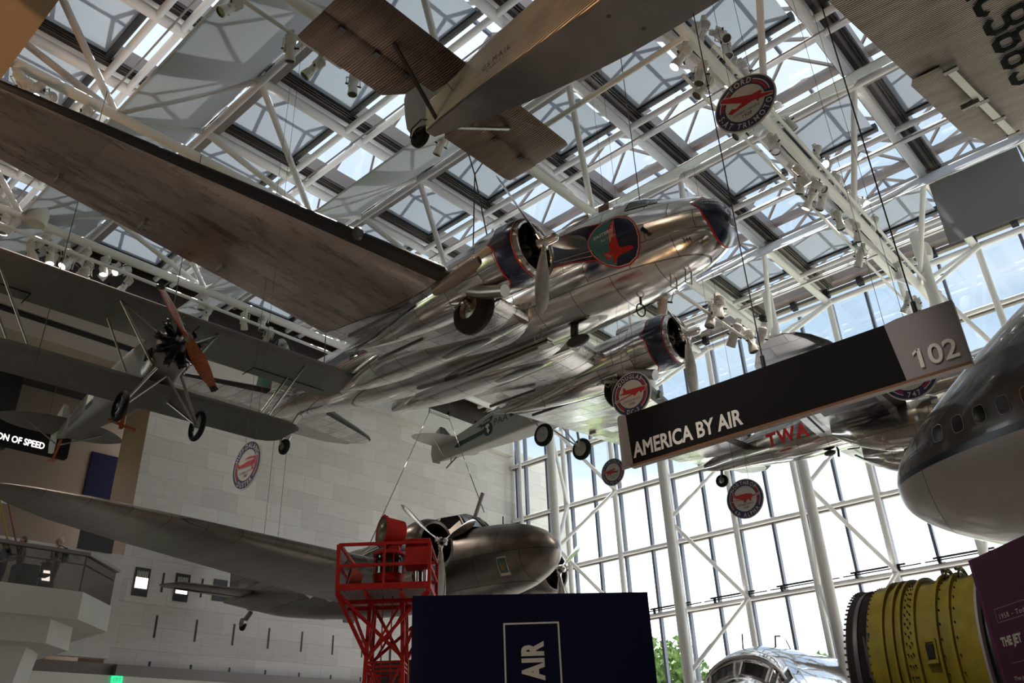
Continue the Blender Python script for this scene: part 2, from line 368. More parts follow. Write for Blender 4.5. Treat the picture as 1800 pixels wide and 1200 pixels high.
def pieces(*objs):
    """make each unconnected piece of a mesh a part of its own"""
    for o in objs:
        me = o.data; par = list(range(len(me.vertices)))
        def find(i):
            while par[i] != i: par[i] = par[par[i]]; i = par[i]
            return i
        for e in me.edges:
            a, c = find(e.vertices[0]), find(e.vertices[1])
            if a != c: par[a] = c
        groups = {}
        for p in me.polygons: groups.setdefault(find(p.vertices[0]), []).append(p)
        for i, ps in enumerate(groups.values()):
            b = MB(); ix = {}
            for p in ps:
                f = []
                for v in p.vertices:
                    if v not in ix: ix[v] = len(b.v); b.v.append(tuple(me.vertices[v].co))
                    f.append(ix[v])
                b.f.append(tuple(f)); b.sm.append(p.use_smooth); b.mi.append(0)
            q = b.build(o.name.split('.')[0], me.materials[0], o.parent)
        bpy.data.objects.remove(o)
def tubeobj(name, a, b, r, m, parent=None, n=12):
    b_ = MB(); b_.tube(a, b, r, n=n); return b_.build(name, m, parent)
# ------------------------------------------------------------------ lettering
_tc = {}
def text2d(s, bold=0.0, spacing=1.0):
    k = (s, bold, spacing)
    if k in _tc: return _tc[k]
    cu = bpy.data.curves.new('t', 'FONT'); cu.body = s; cu.size = 1; cu.offset = bold; cu.space_character = spacing
    cu.resolution_u = 4; cu.fill_mode = 'FRONT'
    ob = bpy.data.objects.new('t', cu); COL.objects.link(ob)
    dg = bpy.context.evaluated_depsgraph_get(); dg.update()
    me = ob.evaluated_get(dg).to_mesh()
    vs = [(v.co.x, v.co.y) for v in me.vertices]; fs = [tuple(p.vertices) for p in me.polygons]
    ob.evaluated_get(dg).to_mesh_clear(); bpy.data.objects.remove(ob); bpy.data.curves.remove(cu)
    _tc[k] = (vs, fs); return _tc[k]
def put_text(mb, s, fn, height, width=None, bold=.02, align='c', spacing=1.0):
    """lettering of a cap height; fn maps (u, v) to a point"""
    vs, fs = text2d(s, bold, spacing)
    if not vs: return
    x0 = min(v[0] for v in vs); x1 = max(v[0] for v in vs)
    ks = height/.73; kw = ks if width is None else width/(x1-x0)
    ox = {'c': (x0+x1)/2, 'l': x0, 'r': x1}[align]
    mb.add([fn((x-ox)*kw, y*ks) for x, y in vs], fs)
# ------------------------------------------------------------------ lofts, wings, airscrews, wheels
def interp(tab, x):
    tab = sorted(tab)
    if x <= tab[0][0]: return tab[0][1:]
    if x >= tab[-1][0]: return tab[-1][1:]
    n = len(tab)
    for i in range(n-1):
        if tab[i][0] <= x <= tab[i+1][0]:
            a, b = tab[i], tab[i+1]; h = b[0]-a[0]; t = (x-a[0])/h
            res = []
            for k in range(1, len(a)):
                def sl(j):
                    if j <= 0 or j >= n-1: return None
                    d0 = (tab[j][k]-tab[j-1][k])/(tab[j][0]-tab[j-1][0]); d1 = (tab[j+1][k]-tab[j][k])/(tab[j+1][0]-tab[j][0])
                    return 0 if d0*d1 <= 0 else 2*d0*d1/(d0+d1)
                d = (b[k]-a[k])/h; m0 = sl(i); m1 = sl(i+1)
                m0 = d if m0 is None else m0; m1 = d if m1 is None else m1
                res.append(a[k]*(2*t**3-3*t*t+1) + m0*h*(t**3-2*t*t+t) + b[k]*(3*t*t-2*t**3) + m1*h*(t**3-t*t))
            return tuple(res)
class Loft:
    """body of revolution-like stations: x, half width, top, bottom, exponent"""
    def __init__(s, st): s.st = sorted(st); s.xs = [t[0] for t in s.st]
    def at(s, x): return interp(s.st, x)
    def pt(s, x, th, off=0.):
        w, zt, zb, e = s.at(x); zc = (zt+zb)/2; h = (zt-zb)/2
        c, sn = cos(th), sin(th)
        y = (w+off)*math.copysign(abs(c)**(2/e), c); z = zc + (h+off)*math.copysign(abs(sn)**(2/e), sn)
        return Vector((x, y, z))
    def y_at(s, x, z, off=.01):
        w, zt, zb, e = s.at(x); zc = (zt+zb)/2; h = (zt-zb)/2
        q = min(1, abs((z-zc)/max(h, 1e-4)))
        return (w)*(max(0, 1-q**e))**(1/e) + off
    def mesh(s, mb, x0=None, x1=None, n=48, step=.25, caps=True):
        x0 = s.xs[0] if x0 is None else x0; x1 = s.xs[-1] if x1 is None else x1
        m = max(2, int((x1-x0)/step)); xs = sorted(set([x0+(x1-x0)*i/m for i in range(m+1)] + [x for x in s.xs if x0 < x < x1]))
        mb.rows([[s.pt(x, 2*pi*k/n) for k in range(n)] for x in xs], True, caps, True, flip=True)
    def decal(s, mb, pts, side=-1, off=.012, d=.12, holes=()):
        vs = [Vector(p) for p in pts]; n = len(vs); edges = [(i, (i+1) % n) for i in range(n)]
        # resample the outline
        dense = []
        for i in range(n):
            a, b = vs[i], vs[(i+1) % n]; k = max(1, int((b-a).length/d))
            dense += [a + (b-a)*j/k for j in range(k)]
        n = len(dense); edges = [(i, (i+1) % n) for i in range(n)]
        x0, x1 = min(v.x for v in vs), max(v.x for v in vs); z0, z1 = min(v.y for v in vs), max(v.y for v in vs)
        ins = []
        x = x0 + d/2
        while x < x1:
            z = z0 + d/2
            while z < z1:
                inside = False
                for i in range(n):
                    a, b = dense[i], dense[(i+1) % n]
                    if (a.y > z) != (b.y > z) and x < (b.x-a.x)*(z-a.y)/(b.y-a.y)+a.x: inside = not inside
                if inside: ins.append(Vector((x, z)))
                z += d
            x += d
        r = geometry.delaunay_2d_cdt(dense+ins, edges, [], 1, 1e-5)
        out = [(v.x, side*s.y_at(v.x, v.y, off), v.y) for v in r[0]]
        mb.add(out, [tuple(f) if side < 0 else tuple(f)[::-1] for f in r[2]], True)
    def line(s, mb, pts, width, side=-1, off=.016, d=.06):
        """painted pin line along a polyline"""
        P = []
        for i in range(len(pts)-1):
            a, b = Vector(pts[i]), Vector(pts[i+1]); k = max(1, int((b-a).length/d)); P += [a+(b-a)*j/k for j in range(k)]
        P.append(Vector(pts[-1])); rows = []
        for i, p in enumerate(P):
            t = (P[min(i+1, len(P)-1)]-P[max(i-1, 0)]).normalized(); nn = Vector((-t.y, t.x))*width/2
            rows.append([(q.x, side*s.y_at(q.x, q.y, off), q.y) for q in (p-nn, p+nn)])
        mb.rows(rows, False, False, True)
def airfoil(a=0., b=1., t=.12, n=12, camber=.02):
    def yt(x): return 5*t*(.2969*math.sqrt(x)-.126*x-.3516*x*x+.2843*x**3-.1036*x**4)
    xs = [a+(b-a)*(1-cos(pi*i/n))/2 for i in range(n+1)]
    up = [(x, camber*4*x*(1-x)+yt(x)) for x in xs]; lo = [(x, camber*4*x*(1-x)-yt(x)) for x in xs]
    return up[::-1] + lo[1 if a == 0 else 0:]
def wing(mb, secs, a=0., b=1., camber=.02, up=(0, 0, 1), n=12):
    """secs: (leading edge point, chord, thickness ratio); chord runs along -x"""
    up = Vector(up); rows = []
    for le, c, t in secs:
        le = Vector(le); rows.append([le + Vector((-x*c, 0, 0)) + up*(y*c) for x, y in airfoil(a, b, t, n, camber)])
    mb.rows(rows, True, True, True)
def blade(mb, hub, th, R, chord, r0=.12, pitch0=55, pitch1=18, yaxis=(0, 1, 0), zaxis=(0, 0, 1), xaxis=(1, 0, 0), hand=1, n=10, wood=False):
    Y, Z, X = Vector(yaxis), Vector(zaxis), Vector(xaxis); hub = Vector(hub)
    rd = Y*cos(th)+Z*sin(th); tg = -Y*sin(th)+Z*cos(th); rows = []
    for i in range(15):
        q = i/14; r = r0+(R-r0)*q
        if wood: c = chord*(.55+.45*sin(pi*min(1, q*1.15)))*(1 if q < .9 else math.sqrt(max(.02, 1-((q-.9)/.1)**2)))
        else: c = chord*(.42+.58*min(1, q/.45))*(1 if q < .72 else math.sqrt(max(.01, 1-((q-.72)/.28)**2*.985)))
        tk = (.55 if q < .12 else .22-.13*q)*c*(1 if q < .98 else .3); p = RAD(pitch0+(pitch1-pitch0)*q**.6)*hand
        cd = tg*cos(p)+X*sin(p); nd = rd.cross(cd)
        rows.append([hub + rd*r + cd*(c/2*cos(2*pi*k/n)) + nd*(tk/2*sin(2*pi*k/n)) for k in range(n)])
    mb.rows(rows, True, True, True)
def wheel(name, c, axis, R, w, parent, hub='steel', hubr=.5):
    mb = MB(); rt = R*(1-hubr)/1.0; prof = []
    for k in range(17):
        t = pi*(-.12+1.24*k/16); prof.append((-cos(t)*w/2, R*hubr+ (R*(1-hubr))*max(0, sin(t))**.75))
    mb.lathe(prof, c, axis, 32)
    for q in (-.18, .0, .18): mb.lathe([(q*w-.008, R*.995), (q*w, R*1.004), (q*w+.008, R*.995)], c, axis, 32)
    t_ = mb.build('tyre', 'rubber', parent)
    m2 = MB(); m2.lathe([(-w*.42, 0.001), (-w*.44, R*.12), (-w*.30, R*.16), (-w*.24, R*hubr*.8), (-w*.40, R*hubr*1.02), (w*.40, R*hubr*1.02), (w*.24, R*hubr*.8), (w*.30, R*.16), (w*.44, R*.12), (w*.42, .001)], c, axis, 28)
    m2.build('wheel_hub', hub, t_); return t_
def radial(mb, c, R, n=9, depth=.35, axis=(1, 0, 0), y=(0, 1, 0), z=(0, 0, 1)):
    X, Y, Z = Vector(axis), Vector(y), Vector(z); c = Vector(c)
    mb.lathe([(-depth*.7, R*.42), (-depth*.1, R*.45), (depth*.25, R*.36), (depth*.6, R*.2), (depth*.75, .01)], c, X, 24)
    for k in range(n):
        t = 2*pi*k/n + pi/2; d = Y*cos(t)+Z*sin(t); prof = []
        for i in range(9): prof += [(R*(.40+.05*i), R*.135), (R*(.425+.05*i), R*.17)]
        prof += [(R*.9, R*.15), (R*.93, R*.11), (R*.95, .005)]
        mb.lathe(prof, c, d, 12)
        for q in (-.09, .09):
            e = (-Y*sin(t)+Z*cos(t))*(R*q)
            mb.tube(c+d*(R*.35)+e*.6+X*depth*.3, c+d*(R*.92)+e+X*depth*.12, R*.022, n=6)
        mb.tube(c+d*(R*.88)-X*.02, c+d*(R*.88)-X*depth*.6, R*.05, n=6)
# ================================================================== THE SETTING
H = 19.67; XG = 32.95; YS = 29.0; XS = 12.45; ZB = 17.3
NX = [32.95, 26.84, 20.74, 14.63, 8.53, 2.42]; MX = [29.9, 23.79, 17.68, 11.58, 5.47]
YL = [-2.0, 1.1, 4.15, 7.28, 10.2, 13.28, 16.62, 19.66, 22.8, 25.85, 28.7]
b = MB(); b.box((-14, -14, -.2), (XG+.2, 44, 0)); struct(b.build('floor', 'floor'))
b = MB(); b.box((-300, -300, -.6), (400, 300, -.25)); o = b.build('lawn', 'grass'); struct(o)
b = MB(); b.box((XG+.3, -60, -.24), (XG+18, YS, -.06)); struct(b.build('floor_outer', 'paving'))
# stone end wall with its slits, recesses and the ledge that carries the clerestory
b = MB(); b.box((XS, YS, 0), (37.64, YS+.6, 18.1)); struct(b.build('wall_north', 'stone'))
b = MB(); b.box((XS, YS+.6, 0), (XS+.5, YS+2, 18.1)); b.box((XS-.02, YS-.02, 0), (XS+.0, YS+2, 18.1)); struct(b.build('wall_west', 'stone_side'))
b = MB(); b.box((-6, YS-.35, 17.55), (XG-.3, YS+.7, 18.55)); struct(b.build('trim_1', 'plaster'))
b = MB(); b.box((-6, YS+.3, 18.55), (XG, YS+.6, H+1.6)); b.box((-6, YS-.02, 20.4), (XG, YS+.6, H+1.7)); struct(b.build('wall_upper', 'brown'))
b = MB()
for k in range(14): b.box((6+2.0*k, YS-.1, 18.55), (6.07+2.0*k, YS+.1, 19.0))
struct(b.build('trim_2', 'black'))
b = MB()
for k in range(9):
    x = 14.0+1.5*k
    b.box((x-.035, YS-.012, 6.42), (x+.035, YS+.01, 7.17)); b.box((x-.035, YS-.012, 4.95), (x+.035, YS+.01, 5.66))
    if k < 8: b.box((x-.035, YS-.012, 7.95), (x+.035, YS+.01, 8.62))
struct(b.build('trim_3', 'black'))
# small windows with louvred screens in the end wall
for k in range(7):
    x = 12.95+1.5*k
    b = MB(); b.box((x, YS-.03, 7.72 if k != 2 else 7.9), (x+.55, YS+.02, 8.68)); w_ = b.build('window_%d' % (k+1), 'black'); struct(w_)
    if k != 2:
        b = MB(); b.box((x+.06, YS-.05, 7.98), (x+.49, YS-.03, 8.34)); p = b.build('screen', 'lamptext' if k in (0, 1, 6) else 'lens', w_)
        b = MB()
        for i in range(7): b.box((x+.07+.06*i, YS-.06, 8.34), (x+.09+.06*i, YS-.03, 8.56))
        b.build('louvre', 'letter', w_)
# fascia of the upper gallery over the hall opening, with its dark slot and lamp shelf
b = MB(); b.box((-6, YS-.1, 15.85), (XS, YS+.9, 16.42)); b.box((-6, YS-.1, 16.68), (XS, YS+.9, 17.55)); b.box((-6, YS+.1, 16.42), (XS, YS+.9, 16.68)); o = b.build('wall_high', 'beige'); struct(o)
b = MB(); b.box((-6, YS-.02, 16.42), (XS, YS+.12, 16.68)); struct(b.build('trim_4', 'dark'))
# the hall beyond the opening
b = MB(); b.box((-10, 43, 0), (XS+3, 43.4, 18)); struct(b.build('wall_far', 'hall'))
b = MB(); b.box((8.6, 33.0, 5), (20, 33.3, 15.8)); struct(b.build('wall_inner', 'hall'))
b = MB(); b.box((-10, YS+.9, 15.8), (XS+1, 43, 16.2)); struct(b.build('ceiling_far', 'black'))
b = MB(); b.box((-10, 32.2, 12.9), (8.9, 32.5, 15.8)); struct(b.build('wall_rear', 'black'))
b = MB(); b.box((-10, 30.5, 4.7), (12.2, 43, 5.2)); struct(b.build('floor_upper', 'carpet'))
b = MB(); b.box((9.3, YS-.02, 2.0), (XG-6.5, YS-.6+.55, 5.5)); b.box((12.75, YS-.35, 5.12), (26, YS-.02, 5.46)); struct(b.build('trim_5', 'bronze'))
b = MB(); b.box((9, YS-.30, 4.0), (26, YS-.04, 5.12)); struct(b.build('wall_lower', 'letter'))
# ceiling soffit at the hall side, side and back walls (outside the frame, they close the room)
b = MB(); b.box((-14, 4, 17.0), (2.95, YS, 17.1)); b.box((2.2, 4, 17.1), (2.4, YS, H)); struct(b.build('ceiling_left', 'soffit'))
b = MB(); b.box((-14.3, -14, 0), (-14, YS+1, 22)); struct(b.build('wall_left', 'beige'))
b = MB(); b.box((-14, -14.3, 0), (XG, -14, 22)); struct(b.build('wall_back', 'stone'))
b = MB(); b.box((-14, -14, H+1.2), (XG, -2.2, H+1.5)); b.box((-14, -2.2, H+1.2), (2.2, YS, H+1.5)); struct(b.build('ceiling_main', 'plaster'))
# ------------------------------------------------------------------ glass wall
wall_y = [28.1-1.5*k for k in range(28)]
b = MB(); b.box((XG+.02, -14, 0), (XG+.035, YS, H)); struct(b.build('window_8', 'glass'))
b = MB()
for y in wall_y + [28.75]: b.box((XG-.06, y-.055, 0), (XG+.16, y+.055, H))
struct(b.build('trim_6', 'mullion'))
RAILZ = [1.9, 4.95, 7.98, 10.95, 14.0, 17.0]
b = MB()
for z in RAILZ: b.box((XG-.05, -14, z-.14), (XG+.12, YS, z+.02))
struct(b.build('trim_7', 'bronze'))
for i, z in enumerate(RAILZ):
    o = tubeobj('wall_rail', (XG-.16, -13.9, z), (XG-.16, YS-.02, z), .10, 'white')
    tag(o, 'white horizontal tube of the glass wall, %s from its foot' % ('first', 'second', 'third', 'fourth', 'fifth', 'topmost')[i], 'wall rail', 'white rails of the glass wall')
POSTY = [28.35-3.02*k for k in range(14)]
for i, y in enumerate(POSTY):
    o = tubeobj('wall_post', (XG-.30, y-.12, 0), (XG-.30, y-.12, H), .125 if i else .09, 'white', n=14)
    tag(o, 'white upright tube behind a mullion of the glass wall, %s from the stone corner' % (['nearest', 'second', 'third', 'fourth', 'fifth', 'sixth', 'seventh', 'eighth', 'ninth', 'tenth', 'eleventh', 'twelfth', 'thirteenth', 'fourteenth'][i]), 'wall post', 'white posts of the glass wall')
for i, y0 in enumerate((23.6, 17.6, 11.55, 5.5, -.5, -6.5)):
    t = thing('wall_truss', (29.65, y0, 0), 'tall white tubular truss standing before the glass wall, %s from the stone corner' % ('first', 'second', 'third', 'fourth', 'fifth', 'sixth')[i], 'wall truss', 'upright trusses of the glass wall')
    tubeobj('inner_chord', (0, 0, 0), (0, 0, H-.3), .20, 'white', t, 16)
    zin = [5.0, 11.0, 17.0]; zw = [1.95, 7.98, 14.0, H-.2]
    for j, z in enumerate(zw):
        for s in (-1, 1):
            for q in zin:
                if abs(q-z) < 4: tubeobj('web_strut', (0, 0, q), (XG-.34-29.65, s*1.5, z), .085, 'white', t)
for i in range(12):
    y = 27.3-1.52*2*i
    b = MB(); b.box((XG-.36, y-2.4, 8.19), (XG-.26, y-.35, 8.25)); b.box((XG-.36, y-2.95, 8.11), (XG-.30, y-.05, 8.15)); b.box((XG-.36, y-2.2, 8.0), (XG-.28, y-2.1, 8.22)); b.box((XG-.36, y-.6, 8.0), (XG-.28, y-.5, 8.22))
    o = b.build('blind_track', 'black'); tag(o, 'slim black blind motor on the glass wall rail, %s from the stone corner' % (['first', 'second', 'third', 'fourth', 'fifth', 'sixth', 'seventh', 'eighth', 'ninth', 'tenth', 'eleventh', 'twelfth'][i]), 'blind motor', 'blind motors on the glass wall rail')
# eave gutter between roof and glass wall
b = MB(); b.tube((XG-.12, -14, H-.02), (XG-.12, YS, H-.02), .13); struct(b.build('trim_8', 'white'))
b = MB(); b.box((XG-.9, -14, H+.45), (XG-.35, YS, H+.75)); b.box((XG-.35, -14, H+.25), (XG-.1, YS, H+.4)); struct(b.build('trim_9', 'bronze'))
b = MB(); b.box((XG-.9, -14, H+.75), (XG+.2, YS, H+1.5)); b.box((XG-.15, -14, H+.9), (XG+.2, YS, H+1.5)); struct(b.build('trim_10', 'taupe'))
b = MB()
for y in wall_y[::1]: b.box((XG-.5, y-.12, H+.12), (XG-.2, y+.12, H+.5))
struct(b.build('trim_11', 'black'))
# ------------------------------------------------------------------ roof: trusses
ORD = ['first', 'second', 'third', 'fourth', 'fifth', 'sixth', 'seventh', 'eighth', 'ninth', 'tenth', 'eleventh', 'twelfth', 'thirteenth', 'fourteenth', 'fifteenth', 'sixteenth', 'seventeenth', 'eighteenth', 'nineteenth', 'twentieth']
XW = 2.3
for i, (ya, yb) in enumerate(((22.8, 25.85), (16.62, 19.66), (10.2, 13.28), (4.15, 7.28), (-2.0, 1.1))):
    ym = (ya+yb)/2+(.05, .02, .1, .2, 0)[i]
    t = thing('roof_truss', (0, ym, H), 'white tubular roof truss with sloping webs, %s out from the stone end wall' % ORD[i], 'roof truss', 'trusses under the skylights')
    for y in (ya, yb):
        tubeobj('top_chord', (XW, y-ym, 0), (XG-.1, y-ym, 0), .15, 'white', t, 16)
    tubeobj('bottom_chord', (XW, 0, ZB-H), (31.4, 0, ZB-H), .14, 'white', t, 16)
    for j, m in enumerate(MX[1:] + [5.47]):
        for y in (ya-ym, yb-ym):
            for n_ in (m-3.05, m+3.05):
                if XW-.5 < n_ < XG+.2: tubeobj('web_strut', (m, 0, ZB-H+.05), (n_, y, -.03), .095, 'white', t)
    for y in (ya-ym, yb-ym): tubeobj('web_strut', (29.9, 0, ZB-H+.05), (26.84, y, -.03), .095, 'white', t); tubeobj('web_strut', (29.9, 0, ZB-H+.05), (32.9, y, -.03), .095, 'white', t)
    # curbs of the skylights on both sides of each chord
for y in YL[1:-1]: pass
for i, y in enumerate(YL):
    b = MB(); b.mat = 0
    b.box((XW, y-.30, H+.24), (XG-.9, y-.16, H+.80)); b.box((XW, y+.16, H+.30), (XG-.9, y+.24, H+.80))
    b.box((XW, y-.52, H+.16), (XG-.9, y-.48, H+.24)); b.box((XW, y-.44, H+.16), (XG-.9, y-.40, H+.24)); b.box((XW, y-.60, H+.16), (XG-.9, y-.57, H+.24))
    b.mat = 2; b.box((XW, y-.62, H+.24), (XG-.9, y-.30, H+.80))
    b.mat = 1; b.box((XW, y-.16, H+.30), (XG-.9, y+.16, H+1.0))
    struct(b.build('trim_%d' % (12+i), ['brown', 'white', 'bronze']))
# cross tubes
for i, x in enumerate(MX):
    for dx, r in ((-.05, .105), (.62, .10)):
        o = tubeobj('cross_tube', (x+dx, -2.2, H-.02), (x+dx, YS-.4, H-.02), r, 'white')
        tag(o, 'white roof cross tube, %s of the pair in the %s bay from the glass wall' % ('first' if dx < 0 else 'second', ORD[i]), 'cross tube', 'paired cross tubes of the roof')
    o = tubeobj('conduit', (x+.3, -2.2, H-.22), (x+.3, YS-.4, H-.22), .028, 'taupe'); tag(o, 'thin grey conduit between the cross tubes of the %s bay from the glass wall' % ORD[i], 'conduit', 'conduits under the roof')
for i, x in enumerate(NX[1:-1]):
    o = tubeobj('baffle_tube', (x, -2.2, H-.12), (x, YS-.4, H-.12), .11, 'white'); tag(o, 'white tube holding the top edge of the %s grey baffle from the glass wall' % ORD[i], 'cross tube', 'baffle tubes of the roof')
    b = MB(); b.box((x+.14, -2.2, H+.0), (x+.40, YS-.4, H+.30)); o = b.build('baffle_rail', 'taupe'); tag(o, 'taupe box rail beside the top of the %s grey baffle from the glass wall' % ORD[i], 'rail', 'box rails of the roof')
# fabric baffles: one sloping sheet per bay
for i, (m, n_) in enumerate(zip(MX, NX)):
    if i == 0: continue
    rows = []
    for j in range(25):
        q = j/24; sag = .10*sin(pi*q)
        rows.append([(m+(n_-.12-m)*q+sag*.6, y, ZB+.02+(H-.05-ZB)*q-sag) for y in (-2.0, YS-.5)])
    b = MB(); b.rows(rows, False); o = b.build('fabric_baffle', 'baffle')
    sl = o.modifiers.new('thickness', 'SOLIDIFY'); sl.thickness = .012
    b = MB(); b.tube((m, -2.0, ZB+.02), (m, YS-.5, ZB+.02), .02, n=6); b.build('hem_bar', 'white', o)
    tag(o, 'long pale grey fabric baffle sloping under the skylights, %s from the glass wall' % ORD[i-1], 'fabric baffle', 'sloping baffles of the roof')
# roller blinds, skylight gables
cnt = 0
for i, m in enumerate(MX):
    nlow = NX[i+1]
    for j in range(len(YL)-1):
        y0, y1 = YL[j]+.40, YL[j+1]-.60
        b = MB(); b.box((nlow+.45, y0, H+.26), (m-.22, y1, H+.265))
        o = b.build('roller_blind', 'blind')
        b = MB(); b.box((m-.34, y0-.1, H+.18), (m-.16, y1+.1, H+.42)); b.box((nlow+.40, y1-.03, H+.2), (m-.2, y1+.10, H+.3)); b.build('bottom_bar', 'black', o)
        tag(o, 'grey roller blind under a skylight, %s bay from glass wall, %s row from stone wall' % (ORD[i], ORD[len(YL)-2-j]), 'roller blind', 'blinds under the skylights')
g = MB(); fr = MB(); fw = MB()
for i in range(len(NX)-1):
    xa, xb = NX[i+1]+.1, NX[i]-.1
    for j in range(len(YL)-1):
        y0, y1 = YL[j]+.28, YL[j+1]-.28; ym = (y0+y1)/2; zb, zt = H+.80, H+1.75
        g.poly([(xa, y0, zb), (xb, y0, zb), (xb-.6, ym, zt), (xa+.6, ym, zt)]); g.poly([(xb, y1, zb), (xa, y1, zb), (xa+.6, ym, zt), (xb-.6, ym, zt)])
        g.poly([(xb, y0, zb), (xb, y1, zb), (xb-.6, ym, zt)]); g.poly([(xa, y1, zb), (xa, y0, zb), (xa+.6, ym, zt)])
        fr.beam((xa+.6, ym, zt-.05), (xb-.6, ym, zt-.05), .09, .14)
        for k in range(1, 4):
            x = xa+(xb-xa)*k/4; xr = min(max(x, xa+.6), xb-.6)
            for y in (y0, y1): fw.beam((x, y, zb), (xr, ym, zt-.04), .07, .10)
        for x, xr in ((xa, xa+.6), (xb, xb-.6)):
            for y in (y0, y1): fw.beam((x, y, zb), (xr, ym, zt-.04), .07, .09)
    fw.box((xb-.02, YL[0], H+.7), (xb+.22, YL[-1], H+.95))
struct(g.build('window_9', 'roofglass')); struct(fr.build('trim_40', 'mullion')); struct(fw.build('trim_41', 'bronze'))
b = MB(); b.box((26.7, 1.3, 16.72), (26.73, 4.05, 19.2)); o = b.build('hanging_screen', 'darkshade'); tag(o, 'dark grey square fabric screen hanging under the right end of the roof', 'hanging screen')
# ------------------------------------------------------------------ trees beyond the glass
def tree(x, y, h, r, label, seed):
    rnd = random.Random(seed); t = thing('tree', (x, y, -.25), label, 'tree', 'trees beyond the glass wall')
    b = MB(); b.tube((0, 0, 0), (0, 0, h-r), .35, .15); b.build('trunk', 'bark', t)
    b = MB()
    for k in range(4200):
        while True:
            p = Vector((rnd.uniform(-1, 1), rnd.uniform(-1, 1), rnd.uniform(-1, 1)))
            if .45 < p.length < 1+.18*sin(5*p.x+7*p.y+6*p.z): break
        p = Vector((p.x*r, p.y*r, p.z*r*.8)) + Vector((0, 0, h-r*.8)); s = rnd.uniform(.18, .36)
        a = Vector((rnd.gauss(0, 1), rnd.gauss(0, 1), rnd.gauss(0, 1))).normalized(); c = a.orthogonal().normalized()*s; d = a.cross(c)*.7
        b.add([p-c-d, p+c-d*.4, p+c*.6+d, p-c*.5+d*.8], [(0, 1, 2, 3)])
    b.build('crown', 'leaf', t)
for i, (x, y, h, r) in enumerate(((60, 39.0, 11.6, 4.6), (66, 31.0, 9.4, 3.6), (58, 23, 8.8, 4.2), (70, 45, 11, 6), (72, 15, 8.4, 3.8), (66, 6.5, 7.5, 3.8), (62, -2, 8, 4.5))):
    tree(x, y, h, r, 'green leafy tree seen low through the glass wall, %s counted from the left' % ORD[i], i)
